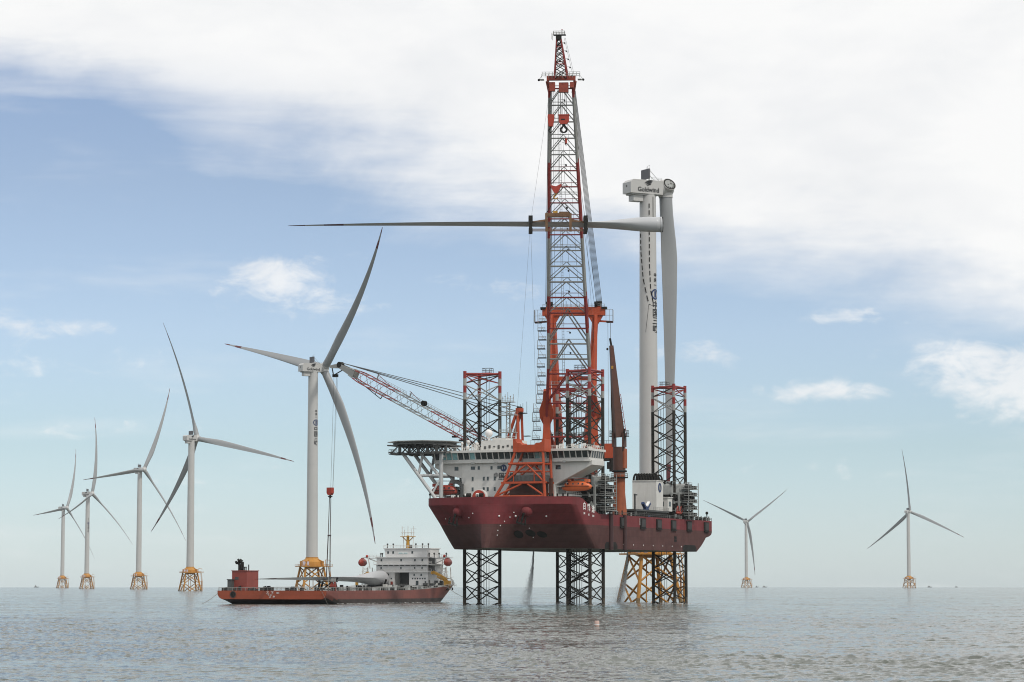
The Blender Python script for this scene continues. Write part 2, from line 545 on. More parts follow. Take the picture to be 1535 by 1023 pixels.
# ------------------------------------------------------------------ sea
WAVE_H = 0.046
def build_sea():
    rng = np.random.default_rng(11)
    dense = np.linspace(R_(-14.5), R_(14.5), 820)
    rest = np.linspace(R_(14.5), R_(345.5), 90)[1:-1]
    th = np.concatenate([dense, rest])
    r1 = np.array([20, 40, 60, 80, 95, 108])
    r2 = 115 * np.exp(np.arange(0, math.log(1500 / 115) / 0.0019) * 0.0019)
    r2b = 1500 * np.exp(np.arange(0, math.log(2600 / 1500) / 0.005) * 0.005)
    r3 = 2600 * np.exp(np.linspace(0, math.log(12000 / 2600.), 60)[1:])
    r = np.concatenate([r1, r2, r2b[1:], r3])
    dr = np.gradient(r)
    RR, TT = np.meshgrid(r, th, indexing='ij')
    X0 = (RR * np.sin(TT)).astype(np.float32); Y0 = (RR * np.cos(TT)).astype(np.float32)
    dcol = dr[:, None].astype(np.float32)
    def waves(lam, spread, chop):
        nc = len(lam)
        ang = R_(197) + rng.normal(0, spread, nc)
        ph = rng.uniform(0, 2 * math.pi, nc)
        z = np.zeros_like(X0); dx = np.zeros_like(X0); dy = np.zeros_like(X0)
        for l, a_, p_ in zip(lam, ang, ph):
            k = 2 * math.pi / l
            w = np.clip((l / (0.55 * dcol) - 1.4) / 1.2, 0, 1).astype(np.float32)
            sx, sy = math.sin(a_), math.cos(a_)
            p = np.float32(k * sx) * X0 + np.float32(k * sy) * Y0 + np.float32(p_)
            A = w * np.float32(math.sqrt(2.0 / nc))
            z += A * np.sin(p)
            if chop:
                c = A * np.cos(p)
                dx += c * sx; dy += c * sy
        return z, dx, dy
    # gusts: patches of rougher and calmer water
    g = np.ones_like(X0)
    for i in range(9):
        a = rng.uniform(0, 6.28); kk = 2 * math.pi / rng.uniform(30, 300)
        g += 0.17 * np.sin(kk * (X0 * math.sin(a) + 0.6 * Y0 * math.cos(a)) + rng.uniform(0, 6.28))
    g = np.clip(g, 0.4, 1.8)
    f1, dx, dy = waves(np.exp(rng.uniform(math.log(0.8), math.log(2.9), 60)), 0.34, True)
    f2, dx2, dy2 = waves(np.exp(rng.uniform(math.log(4.2), math.log(12), 30)), 0.32, True)
    lw, _, _ = waves(rng.uniform(14, 30, 10), 0.3, False)
    Z = WAVE_H * (np.exp(0.55 * np.minimum(f1, 2.6)) - 1.0) * g * np.clip(0.95 + 0.18 * f2, 0.4, 1.4) + 0.022 * f2 + 0.03 * lw
    dx = 0.3 * dx + 0.5 * dx2; dy = 0.3 * dy + 0.5 * dy2
    fade = np.clip((RR - 108) / 40, 0, 1)
    fade[np.abs(TT) > R_(14.6)] = 0
    Z = Z * fade; X = X0 + 0.10 * dx * fade; Y = Y0 + 0.10 * dy * fade
    Z -= (X * X + Y * Y) / (2 * RE)
    nr, nth = X.shape
    V = np.stack([X, Y, Z], -1).reshape(-1, 3)
    V = np.concatenate([V, [[0, 0, 0]]])
    i = np.arange(nr - 1)[:, None]; j = np.arange(nth)[None, :]
    jn = (j + 1) % nth
    Q = np.stack([i * nth + j, (i + 1) * nth + j, (i + 1) * nth + jn, i * nth + jn], -1).reshape(-1, 4)
    jj = np.arange(nth)
    T = np.stack([np.full(nth, len(V) - 1), jj, (jj + 1) % nth], -1)
    loops = np.concatenate([Q.reshape(-1), T.reshape(-1)])
    starts = np.concatenate([np.arange(len(Q)) * 4, len(Q) * 4 + np.arange(len(T)) * 3])
    me = bpy.data.meshes.new('sea')
    me.vertices.add(len(V)); me.vertices.foreach_set('co', V.astype(np.float32).ravel())
    me.loops.add(len(loops)); me.loops.foreach_set('vertex_index', loops.astype(np.int32))
    me.polygons.add(len(starts)); me.polygons.foreach_set('loop_start', starts.astype(np.int32))
    me.update(calc_edges=True)
    me.validate()
    me.polygons.foreach_set('use_smooth', np.ones(len(me.polygons), dtype=bool))
    me.materials.append(water)
    o = bpy.data.objects.new('sea', me)
    COL.objects.link(o)
    if me.polygons[0].normal.z < 0:
        me.flip_normals()
    return structure(o)
build_sea()

# ------------------------------------------------------------------ wind turbines
def blade_geo(L=130.5, c1=21.0, c2=19.0, pitch=20.0, root=2.7, sweep=0.0, wide=7.0):
    """blade along +z, axis (upwind) along +x, chord along y at pitch 0; offset along x = c1 s - c2 s^2"""
    S = [0, .012, .03, .06, .1, .15, .2, .26, .33, .4, .47, .54, .61, .68, .74, .80, .85, .852, .905, .907, .953, .955, .975, .99, 1.0]
    n = 20
    vs, fs, mi = [], [], []
    for s in S:
        if s < .2:
            t = max(0.0, (s - .02) / .18); t = t * t * (3 - 2 * t)
            ch = 2 * root * (1 - t) + wide * t
            th = 1 - t * .64
        else:
            u = (s - .2) / .8
            ch = wide * (1 - u) ** 0.93 + .55 * u
            t = 1.0; th = .36 - .19 * min(1, u * 1.6)
        if s > .98: ch *= (1.02 - s) / .04 + .15
        tw = R_(pitch + 13 * (1 - min(1, s / .75)) ** 1.3)
        ax = c1 * s - c2 * s * s
        cyl = 1 - t
        for i in range(n):
            a = 2 * math.pi * i / n
            c, d = math.cos(a), math.sin(a)
            # chordwise, leading edge at +; thickness fuller towards the leading edge
            x = ch * (0.5 * c + 0.12 * t)
            y = ch * th * 0.5 * d * (1 - t + t * (0.62 + 0.5 * c - .12 * c * c) * 1.0)
            # rotate the section by the twist
            Y = x * math.cos(tw) - y * math.sin(tw)
            X = x * math.sin(tw) + y * math.cos(tw)
            vs.append((X + ax, Y + sweep * s * s, L * s))
    for k in range(len(S) - 1):
        mid = (S[k] + S[k + 1]) / 2
        red = (.851 < mid < .906) or mid > .954
        for i in range(n):
            j = (i + 1) % n
            fs.append((k * n + i, k * n + j, (k + 1) * n + j, (k + 1) * n + i)); mi.append(1 if red else 0)
    fs.append(tuple(reversed(range(n)))); mi.append(0)
    e = (len(S) - 1) * n
    fs.append(tuple(e + i for i in range(n))); mi.append(1)
    return vs, fs, mi
def blade_mb(**kw):
    m = MB()
    vs, fs, mi = blade_geo(**kw)
    m.v, m.f, m.m, m.s = [tuple(v) for v in vs], fs, mi, [True] * (len(fs) - 2) + [False] * 2
    return m

PLAT = 19.6
def jacket_mb():
    m = MB()
    rot = R_(22)
    def P(a, b, z):
        t = (z + 6) / (PLAT + 6)
        h = 10.6 * (1 - t) + 6.3 * t
        x, y = a * h, b * h
        return Vector((x * math.cos(rot) - y * math.sin(rot), x * math.sin(rot) + y * math.cos(rot), z))
    cs = [(-1, -1), (1, -1), (1, 1), (-1, 1)]
    for a, b in cs:
        m.tube(P(a, b, -6), P(a, b, 1.6), .82, n=10, mi=1)
        m.tube(P(a, b, 1.6), P(a, b, PLAT + 3.2), .8, .75, n=10)
        m.tube(P(a, b, PLAT + 3.2), P(a, b, PLAT + 3.5), .95, n=10)
    for k in range(4):
        a, b = cs[k], cs[(k + 1) % 4]
        for z0, z1 in ((-5, 8.2), (8.2, PLAT - .8)):
            m.tube(P(*a, z0), P(*b, z1), .42, n=8)
            m.tube(P(*b, z0), P(*a, z1), .42, n=8)
    # J tubes
    for dx in (-1.5, 1.2):
        m.tube((dx, -2.5, -5), (dx * .8, -2.0, PLAT), .28, n=6)
    return m, P, rot
def platform_mb(rot):
    m = MB()
    ez = Matrix.Rotation(rot, 3, 'Z')
    h = 9.3
    sq = [ez @ Vector((a * h, b * h, 0)) for a, b in ((-1, -1), (1, -1), (1, 1), (-1, 1))]
    m.prism([(p.x, p.y) for p in sq], 'z', PLAT - .35, PLAT + .25)
    ring_ = [Vector((p.x, p.y, PLAT + .25)) for p in sq]
    m.rail(ring_ + [ring_[0]], 1.2, 2.4, .06)
    # transition piece: sloped box up to the tower flange, on a dark-shaded girder
    m.lathe([(7.6, PLAT + .3), (7.2, PLAT + 3.0), (5.0, PLAT + 5.0), (4.45, PLAT + 5.6), (4.45, PLAT + 6.3)], n=10, smooth=False)
    m.lathe([(3.5, PLAT - 1.6), (6.2, PLAT - .4)], n=10, smooth=False)
    for k in range(4):
        p = ez @ Vector(((-1, 1, 1, -1)[k] * 6.3, (-1, -1, 1, 1)[k] * 6.3, 0))
        m.bar((p.x, p.y, PLAT + 2.4), (p.x * .45, p.y * .45, PLAT + 4.6), 1.4, 1.6)
    # davit and side walkway
    m.box((8.5, -3.4, PLAT - .2), (14.5, -.8, PLAT + .15))
    m.rail([(8.5, -3.4, PLAT + .15), (14.5, -3.4, PLAT + .15), (14.5, -.8, PLAT + .15), (8.5, -.8, PLAT + .15)], 1.2, 1.8, .06)
    m.path([(9.5, -2.5, PLAT + .1), (9.5, -2.5, PLAT + 4.4), (12.5, -2.6, PLAT + 4.2), (13.2, -2.6, PLAT + 3.2)], .2)
    return m
def landing_mb():
    m = MB()
    for dx in (0, 1.8):
        m.tube((12.6 + dx * .6, -2.6 - dx, -3), (12.6 + dx * .6, -2.6 - dx, 10.5), .33, n=8)
        m.tube((12.6 + dx * .6, -2.6 - dx, 10.5), (11.6 + dx * .6, -2.2 - dx, PLAT), .22, n=6)
    for z in range(-2, 19, 1):
        s = max(0, (z - 10.5)) / 9.0
        m.tube((12.6 - s, -2.6 + .4 * s, z), (13.68 - s, -4.4 + .4 * s, z), .07, n=4)
    for z in (1.5, 6, 9.8):
        m.tube((12.6, -2.6, z), (9.0, -3.0, z + .4), .25, n=6)
        m.tube((13.68, -4.4, z), (9.0, -4.0, z + .4), .25, n=6)
    return m
_jm, _P, JROT = jacket_mb()
JACKET = _jm.build('jacket_foundation', [yellow, dirtyellow]).data
PLATM = platform_mb(JROT).build('platform', yellow).data
LANDM = landing_mb().build('boat_landing', [yellow]).data
_pm = MB(); _pm.box((-5.6, -8.2, PLAT + .9), (-1.4, -6.9, PLAT + 3.3)); _pm.box((-5.9, -8.3, PLAT + .5), (-1.1, -6.8, PLAT + .9))
for _k in range(4): _pm.box((-5.4 + _k, -8.26, PLAT + 1.2), (-4.7 + _k, -8.203, PLAT + 3.0))
PANELM = _pm.build('equipment_box', [lilac]).data
for _o in list(COL.objects):
    if _o.type == 'MESH' and _o.name.split('.')[0] in ('jacket_foundation', 'platform', 'boat_landing', 'equipment_box'):
        bpy.data.objects.remove(_o)

def logo_swoosh(m, O, ex, ey, w, mi=0):
    """three curved feather strokes widening to the right"""
    O, ex, ey = Vector(O), Vector(ex), Vector(ey)
    ez = ex.cross(ey)
    for k, (x0, x1, y0, y1, th) in enumerate(((0, 1.0, .1, .62, .17), (.14, .9, -.12, .30, .15), (.28, .8, -.36, -.02, .14))):
        up, lo = [], []
        n = 12
        for i in range(n + 1):
            t = i / n
            x = x0 + (x1 - x0) * t
            y = y0 + (y1 - y0) * (1 - (1 - t) ** 2.2)
            w_ = th * (math.sin(math.pi * min(1, .12 + t * .7)) ** .8)
            up.append(O + ex * (x * w) + ey * ((y + w_) * w * .6) + ez * .04)
            lo.append(O + ex * (x * w) + ey * ((y - w_) * w * .6) + ez * .04)
        m.add(up + lo, [(n + 1 + i, n + 2 + i, i + 1, i) for i in range(n)], mi)

def nacelle_mb(detail):
    m = MB()
    # x towards the hub, z=0 at hub height
    rear = [(-10.0, -2.9), (-10.0, 1.6), (-8.6, 2.75), (5.4, 2.85), (5.4, -2.9)]
    W = 3.3
    m.prism([(p[0], p[1]) for p in rear], 'y', -W, W)
    m.box((-8.8, -2.6, -3.5), (-2.0, 2.6, -2.895))
    m.box((-7.9, -2.0, -6.0), (-3.3, 2.0, -3.495))
    m.lathe([(3.3, -3.6), (3.45, -2.89)], n=28)
    # generator drum behind the hub
    m.lathe([(2.6, 5.39), (3.15, 5.5), (3.25, 5.8), (3.25, 7.2), (3.05, 7.4)], axis='x', n=32)
    if detail:
        m.box((-10.03, -.35, -.3), (-9.99, .35, .5), 1)
        m.box((-8.6, -3.33, 2.3), (5.2, -3.29, 2.45))
        m.box((-10.02, -3.31, -2.92), (5.42, -3.28, -2.7))
    return m
def cooler_mb():
    m = MB()
    m.box((-1.3, -3.1, 3.5), (-.6, 3.1, 7.6))
    for y in (-2.9, 0, 2.9):
        m.bar((-.9, y, 2.8), (-.9, y, 3.5), .25, mi=1)
        m.bar((-.6, y, 6.8), (3.6, y, 2.85), .14, mi=1)
    for y in (-2.8, -1.6, -.4):
        m.tube((-.9, y, 7.6), (-.9, y, 8.6 + .3 * math.sin(y * 7)), .07, n=5, mi=1)
    m.sphere((-.9, -2.8, 8.8), .22, mi=1, n=8, k=6)
    m.rail([(0, -3.0, 2.85), (5, -3.0, 2.85)], 1.1, 1.6, .05, mi=1)
    return m
def hub_mb(phis, HX):
    m = MB()
    m.sphere((HX, 0, 0), 3.5, sc=(1.02, .98, .98), n=24, k=16)
    for p in phis:
        a = R_(p)
        d = Vector((0, -math.sin(a), math.cos(a)))
        m.tube(Vector((HX, 0, 0)) + d * 1.5, Vector((HX, 0, 0)) + d * 3.55, 2.9, n=28)
    return m
def cyl_text(mb, txt, size, r, ang, z, mi=0):
    vs, fs = text_geo(txt, size, .06)
    bm = bmesh.new()                       # short edges, so that the strokes follow the round tower
    bv = [bm.verts.new(v) for v in vs]
    for f in fs:
        try:
            bm.faces.new([bv[i] for i in f])
        except ValueError:
            pass
    for _ in range(3):
        bmesh.ops.triangulate(bm, faces=bm.faces)
        long_ = [e for e in bm.edges if e.calc_length() > .45]
        if not long_: break
        bmesh.ops.subdivide_edges(bm, edges=long_, cuts=2)
    bmesh.ops.triangulate(bm, faces=bm.faces)
    bm.verts.index_update()
    vs = [v.co.copy() for v in bm.verts]; fs = [tuple(v.index for v in f.verts) for f in bm.faces]
    bm.free()
    out_ = []
    for v in vs:
        a = ang + v.x / r
        rr = r + .02 + (v.z + .03)
        out_.append((rr * math.cos(a), rr * math.sin(a), z + v.y))
    mb.add(out_, fs, mi)

TG = 'wind turbines of the offshore farm'
def turbine(label, hub, yaw, blades, cab=19.0, letter=None, open_hub=None, detail=False, pitches=None, cables=False):
    """hub = (x, y, height above sea); blades = [(angle from up, tip offset along the axis)]"""
    hx, hy, hz = hub
    y = R_(yaw)
    HX = 8.7
    bx, by = hx - HX * math.cos(y), hy - HX * math.sin(y)
    t = thing('offshore_wind_turbine', label, 'wind turbine', (bx, by, drop(bx, by)), 0.0, TG)
    jk = bpy.data.objects.new('jacket_foundation', JACKET); COL.objects.link(jk); jk.parent = t
    for nm, me in (('platform', PLATM), ('boat_landing', LANDM), ('equipment_box', PANELM)):
        o = bpy.data.objects.new(nm, me); COL.objects.link(o); o.parent = jk
    zt = hz - 3.4
    z0 = PLAT + 6.3
    m = MB()
    r0, r1 = 4.05, 3.35
    prof = [(r0, z0)]
    k = 6
    prof.append((r1, zt))
    m.lathe(prof, n=48)
    for i in range(1, k):
        z = z0 + (zt - z0) * i / k; r = r0 + (r1 - r0) * i / k
        m.lathe([(r + .03, z - .1), (r + .03, z + .1)], n=48)
    tw = m.build('tower', turb, t)
    rad = lambda z: r0 + (r1 - r0) * (z - z0) / (zt - z0)
    if letter:
        ang, zl, s = letter
        m = MB()
        r = rad(zl) + .06
        zz = zl
        for ch in '中央一':
            cyl_text(m, ch, s * .62, r, ang, zz); zz -= s * .72
        zz -= s * .55
        zr = zz
        # ring emblem wrapped round the tower
        n = 36
        me_ = MB()
        for (ra, rb, col) in ((.55 * s, .76 * s, 0),):
            vs = []
            for q in (ra, rb):
                for i in range(n):
                    a = 2 * math.pi * i / n
                    vs.append(((r + .07) * math.cos(ang + q * math.cos(a) / r), (r + .07) * math.sin(ang + q * math.cos(a) / r), zr + q * math.sin(a)))
            me_.add(vs, [(i, (i + 1) % n, n + (i + 1) % n, n + i) for i in range(n)], col)
        vs = []
        for (dx, dz) in ((-.2 * s, -.45 * s), (.2 * s, -.45 * s), (.2 * s, .45 * s), (-.2 * s, .45 * s)):
            vs.append(((r + .07) * math.cos(ang + dx / r), (r + .07) * math.sin(ang + dx / r), zr + dz))
        me_.add(vs, [(0, 1, 2, 3)], 0)
        zz -= s * 1.6
        for ch in '中国三峡':
            cyl_text(m, ch, s * 1.2, r, ang, zz); zz -= s * 1.12
        m.build('lettering', [ink], tw)
        me_.build('emblem', [navy], tw)
    if cables:                      # dashed black cables hanging down the tower
        m = MB()
        def on(dx, z):
            r = rad(z) + .12
            a = -math.pi / 2 + math.asin(max(-1, min(1, dx / rad(z))))
            return Vector((r * math.cos(a), r * math.sin(a), z))
        for pts_ in ([(-3.1, 156), (-2.9, 143), (-2.1, 132), (-.7, 125), (.1, 121.5)], [(.4, 163), (.4, 138), (.9, 127), (2.0, 121.5)]):
            for (d0, za), (d1, zb) in zip(pts_[:-1], pts_[1:]):
                nn = max(1, int(abs(za - zb) / 2.6))
                for q in range(nn):
                    f0, f1 = q / nn, (q + .66) / nn
                    m.tube(on(d0 + (d1 - d0) * f0, za + (zb - za) * f0), on(d0 + (d1 - d0) * f1, za + (zb - za) * f1), .2, n=6)
        m.tube(on(.1, 121.5), on(2.2, 120.5), .12, n=5)
        m.tube(on(.1, 121.5), on(-1.2, 110), .06, n=5); m.tube(on(2.0, 166), on(2.0, 157), .14, n=5)
        build_pieces(m, 'hanging_cable', black, tw, grow=0.01)
    # head: an object frame turned to the yaw; nacelle, hub and blades are parts with that rotation
    def place(o):
        o.location = (0, 0, hz); o.rotation_euler = (0, 0, y)
        return o
    na = place(nacelle_mb(detail).build('nacelle', [turb, black], t))
    cooler_mb().build('cooler_panel', [cooler_m, grey], na)
    m = MB()
    put_text(m, 'Goldwind', 2.6, (-1.6, -3.34, -1.35), (1, 0, 0), (0, 0, 1))
    m.build('lettering', ink, na)
    m = MB()
    logo_swoosh(m, (-3.4, -3.34, 1.05), (1, 0, 0), (0, 0, 1), 3.8)
    m.build('logo', ink, na)
    allphi = [b[0] for b in blades] + list(open_hub or [])
    hb = place(hub_mb(allphi, HX).build('hub', turb, t))
    for p in (open_hub or []):
        a = R_(p)
        d = Vector((0, -math.sin(a), math.cos(a)))
        m = MB()
        o0 = Vector((HX, 0, 0))
        u = Vector((1, 0, 0)); w = d.cross(u)
        m.ring(o0 + d * 3.56, u, w, 2.15, 2.72, .09, 40, 0)
        m.ring(o0 + d * 3.56, u, w, 0.0, 2.13, .03, 40, 1)
        for (qa, qr, qs) in ((20, .8, .36), (200, .8, .3), (-30, 1.75, .3), (-60, 1.8, .28), (-95, 1.8, .3), (-120, 1.75, .28), (60, 1.85, .2), (-5, 1.8, .22)):
            c = o0 + d * 3.6 + u * math.cos(R_(qa)) * qr + w * math.sin(R_(qa)) * qr
            m.ring(c, u, w, 0.0, qs, .03, 14, 0)
        m.build('blade_opening', [black, grey], hb)
    for i, (phi, w) in enumerate(blades):
        bm_ = blade_mb(c1=w + cab, c2=cab, pitch=(pitches[i] if pitches else 22.0))
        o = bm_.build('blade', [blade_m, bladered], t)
        a = R_(phi)
        d = Vector((0, -math.sin(a), math.cos(a)))       # span, in head frame (phi from up, towards -y)
        X = Vector((1, 0, 0)); Yv = d.cross(X)
        rot = Matrix((X, Yv, d)).transposed()
        hm = Matrix.Rotation(y, 3, 'Z')
        o.rotation_euler = (hm @ rot).to_euler()
        o.location = Vector((0, 0, hz)) + hm @ (Vector((HX, 0, 0)) + d * 2.6)
    return t

turbine('wind turbine behind the transport ship with a crane tip in front of its hub', (-131.3, 1860, 157.6), 32.0,
        [(49, -10.0), (157.5, 13.0), (281.5, -14.0)], letter=(R_(-46), 127, 2.9), detail=True, pitches=[-25.0, 22.0, -35.0])
turbine('unfinished turbine with only one blade, hanging down from its open hub, behind the jack-up vessel', (63.6, 1094, 170.0), 28.0,
        [(180, 0.0)], cab=4.0, cables=True, letter=(R_(-38), 133.5, 2.9), open_hub=(60, -60), detail=True, pitches=[70.0])
turbine('turbine just left of the transport ship, one blade reaching far to the right', (-339.0, 2872, 163.7), 51.7,
        [(102.2, 12.6), (222.2, 19.6), (342.2, -13.4)])
turbine('left-row turbine with one blade nearly level to the left and one to the upper right', (-544.7, 3953, 176.7), -35.6,
        [(338.5, 4.3), (98.5, 4.8), (218.5, 8.3)])
turbine('pale distant turbine with one blade pointing straight up and dark lettering on its tower', (-711.2, 4527, 160.9), -22.1,
        [(350.3, -11.1), (110.3, 11), (230.3, 19.8)], letter=(R_(-50), 118, 2.8))
turbine('faintest turbine at the far left end of the row on pale jacket legs', (-910.8, 5470, 163.7), -22.3,
        [(337.9, -11.9), (97.9, 3.4), (217.9, 18)])
turbine("distant turbine right beside the jack-up vessel's stern, blades in a Y shape", (584.1, 6634, 163.3), 60.3,
        [(54.7, -3.6), (174.7, 15.4), (294.7, -3.2)])
turbine('lone distant turbine furthest right with one blade nearly upright', (842.8, 5659, 161.1), 52.9,
        [(114.6, 9.7), (234.6, 7.6), (354.6, -9.6)])

# ------------------------------------------------------------------ jack-up vessel (own frame: x to starboard, y aft, origin amidships at sea level)
VO, VR = Vector((24.4, 971.1, 0.0)), R_(-23.4)
VM = Matrix.Translation(VO) @ Matrix.Rotation(VR, 4, 'Z')
VI = VM.inverted()
def v2w(x, y, z): return VM @ Vector((x, y, z))
def w2v(p): return VI @ Vector(p)
vessel = thing('jack_up_vessel', 'red jack-up vessel raised out of the water on four lattice legs, with white bridge', 'jack-up vessel', VO, VR)

ZB, ZD, ZF = 19.4, 31.3, 36.5              # bottom, main deck, forecastle deck
TOP = [(0, -81.6), (3, -81.5), (7, -81.0), (11, -80.2), (15, -79.2), (19, -77.8), (22.5, -76.0), (25, -74.2), (26.5, -72.2), (27, -69.5), (27, -67)]
BOT = [(0, -84.6), (1.3, -84.0), (2.0, -80.0), (3.6, -75.5), (7, -70.5), (11, -66.0), (16, -61.0), (20.5, -57.0), (24, -53.8), (26.4, -51.0), (27, -48.5)]
def bow(f, k):
    """outline point k at flare fraction f (0 bottom, 1 knuckle); k may be fractional"""
    i = min(int(k), len(TOP) - 2); t = k - i
    T = Vector(TOP[i]).lerp(Vector(TOP[i + 1]), t); B = Vector(BOT[i]).lerp(Vector(BOT[i + 1]), t)
    # the stem bends aft under the knuckle before it runs down to the skeg
    return B.lerp(T, f ** 0.92)
ZK = 34.0
def stern_y(z):
    pts_ = [(19.4, 51.8), (20.0, 53.4), (22.0, 58.0), (24.2, 61.6), (24.8, 62.4), (25.2, 65.5), (26.0, 68.6), (26.9, 69.5), (40, 69.5)]
    for (a, p), (b, q) in zip(pts_[:-1], pts_[1:]):
        if a <= z <= b:
            return p + (q - p) * (z - a) / (b - a)
    return 69.5
def loft(levels, outl, ztop=None):
    """closed loops at each z from outl(z); returns MB with side faces"""
    m = MB(); n = None
    vs, fs = [], []
    for z in levels:
        lp = outl(z)
        n = len(lp)
        vs += [(x, y, min(z, ztop(y)) if ztop else z) for x, y in lp]
    return vs, n
def hull_outline(z):
    f = max(0.0, min(1.0, (z - ZB) / (ZK - ZB)))
    half = [bow(f, k) for k in np.linspace(0, 10, 31)]
    sy = stern_y(z)
    y0 = half[-1].y
    half += [Vector((27, y0 + (sy - .0 - y0) * t)) for t in (.25, .5, .75)] + [Vector((27, sy - .8)), Vector((26.2, sy))]
    star = [(p.x, p.y) for p in half]
    port = [(-p.x, p.y) for p in reversed(half[1:])]
    return star + port
levels = [ZB, 19.9, 20.6, 21.6, 22.8, 24.2, 24.8, 25.3, 26.0, 26.9, 27.4, 27.403, 28.5, 30, ZD]
vs, n = loft(levels, hull_outline)
fs, mi = [], []
for k in range(len(levels) - 1):
    for i in range(n):
        j = (i + 1) % n
        fs.append((k * n + i, k * n + j, (k + 1) * n + j, (k + 1) * n + i))
        mi.append(1 if levels[k] < 27.4 else 0)
m = MB(); m.v = vs; m.f = fs; m.m = mi; m.s = [True] * len(fs)
# bottom and deck, as strips between mirrored points
def cap(m, base, n, mat):
    for i in range(0, n // 2):
        a, b = i, i + 1
        c, d_ = (n - i) % n, (n - i - 1) % n
        if len({a, b, c, d_}) >= 3:
            f_ = []
            for q in (a, b, d_, c):
                if q not in f_: f_.append(q)
            m.f.append(tuple(base + q for q in f_)); m.m.append(mat); m.s.append(False)
cap(m, 0, n, 2)
cap(m, (len(levels) - 1) * n, n, 3)
hull = m.build('hull', [hull_red, hull_low, hull_bottom, grey], vessel)
hull.data.set_sharp_from_angle(angle=R_(35))
# forecastle: bow bulwark from main deck to forecastle deck, sloping down aft of the flare
def fz(y):
    if y < -65: return ZF
    if y > -49.5: return ZD
    return ZF + (ZD - ZF) * (y + 65) / 15.5
def fc_outline(z):
    f = min(1.0, (z - ZB) / (ZK - ZB))
    half = [bow(f, k) for k in np.linspace(0, 10, 31)]
    y0 = half[-1].y
    half += [Vector((27, y0 + (-49.0 - y0) * t)) for t in (.17, .34, .5, .67, .84, 1.0)]
    return [(p.x, p.y) for p in half] + [(-p.x, p.y) for p in reversed(half[1:])]
lv = [ZD, 32.2, 33.2, ZK, 34.02, 35.2, ZF]
vs, n = loft(lv, fc_outline, fz)
m = MB(); m.v = vs
for k in range(len(lv) - 1):
    for i in range(n):
        j = (i + 1) % n
        if i == n // 2: continue
        q = [k * n + i, k * n + j, (k + 1) * n + j, (k + 1) * n + i]
        if max(vs[a][2] for a in q) - min(vs[a][2] for a in q) < 0.002: continue
        m.f.append(tuple(q)); m.m.append(0); m.s.append(True)
cap(m, (len(lv) - 1) * n, n, 1)
fore = m.build('forecastle', [hull_red, grey], vessel)
fore.data.set_sharp_from_angle(angle=R_(35))
# ship's name, draught mark
m = MB()
nx = 27.0
for k, ch in enumerate('白鹤滩'):
    put_text(m, ch, 2.7, (nx, -62.3 + k * 4.0, 33.45 - k * .45), (0, 1, 0), (0, 0, 1))
for k, ch in enumerate(('BAI', 'HE', 'TAN')):
    put_text(m, ch, 0.95, (nx, -62.3 + k * 4.0, 31.1 - k * .35), (0, 1, 0), (0, 0, 1))
m.box((27.0, -9.4, 28.2), (27.06, -8.6, 30.6))
for k in range(9):
    m.box((27.0, -36 + k * 10, 20.9), (27.05, -35.5 + k * 10, 21.3))
m.build('name_lettering', whiteink, hull)
# square rubber fenders, leg notches, caisson pipes, vent grating
for y in (-26.5, -6.5, 10.0, 25.5, 42.5, 62.0):
    m = MB()
    m.box((26.7, y - 2.6, 27.0), (27.35, y + 2.6, 30.7), 0)
    m.box((27.35, y - 2.0, 27.6), (27.5, y + 2.0, 30.3), 1)
    m.bar((27.3, y - 2.6, 27.0), (27.3, y + 2.6, 27.0), .45, .35, 0)
    m.build('fender', [black, M('fender_grey', (.04, .04, .04), .7, var=.3)], hull)
for y0, y1 in ((-43.5, -31.5), (35.5, 50.8)):
    m = MB()
    pts_ = [(y0, ZB + .05), (y1, ZB + .05), (y1, ZB + 1.3), (y1 - 1.6, ZB + 2.4), (y0 + 1.6, ZB + 2.4), (y0, ZB + 1.3)]
    m.prism(pts_, 'x', 26.6, 27.06)
    m.build('leg_notch', black, hull)
m = MB()
for y, r in ((-25.2, .75), (-38.5, .9)):
    m.tube((27.35, y, ZB - .3), (27.35, y, 31.5), r, n=10)
build_pieces(m, 'caisson_pipe', [M('pipe_dark_red', (0.05, 0.022, 0.022), 0.6, var=0.2)], hull)
m = MB()
for a in range(2):
    for b in range(2):
        m.box((27.0, 26.5 + a * 1.35, 22.8 + b * 1.1), (27.07, 27.7 + a * 1.35, 23.7 + b * 1.1))
m.build('vent_grating', black, hull)
# anchors with round hawse bosses on both sides of the stem
def bow_at(x, z):
    f = (z - ZB) / (ZK - ZB)
    best = min(np.linspace(0, 10, 400), key=lambda k: abs(bow(f, k).x - abs(x)))
    p = bow(f, best)
    return Vector((p.x * (1 if x > 0 else -1), p.y, z))
for sx in (-1, 1):
    p = bow_at(12.5 * sx, 31.6)
    m = MB()
    m.sphere((p.x, p.y + .6, p.z), 2.0, 0, sc=(1, 1.1, 1))
    bs = m.build('hawse_boss', hull_red, hull)
    m = MB()
    q = Vector((p.x - .3, p.y - 1.5, p.z - .6))
    m.tube(q, q + Vector((-.9, -.2, -3.6)), .38, .3, 8)
    e_ = q + Vector((-.9, -.2, -3.6))
    m.bar(e_ + Vector((-1.6, 0, .5)), e_ + Vector((1.6, 0, -.4)), .8, .6)
    for s in (-1, 1):
        m.bar(e_ + Vector((1.5 * s, 0, -.45 * s)), e_ + Vector((1.3 * s + .5, -.3, 2.3 - .3 * s)), .7, .35, w2=.2, h2=.15)
    m.build('anchor', black, hull)
m = MB()
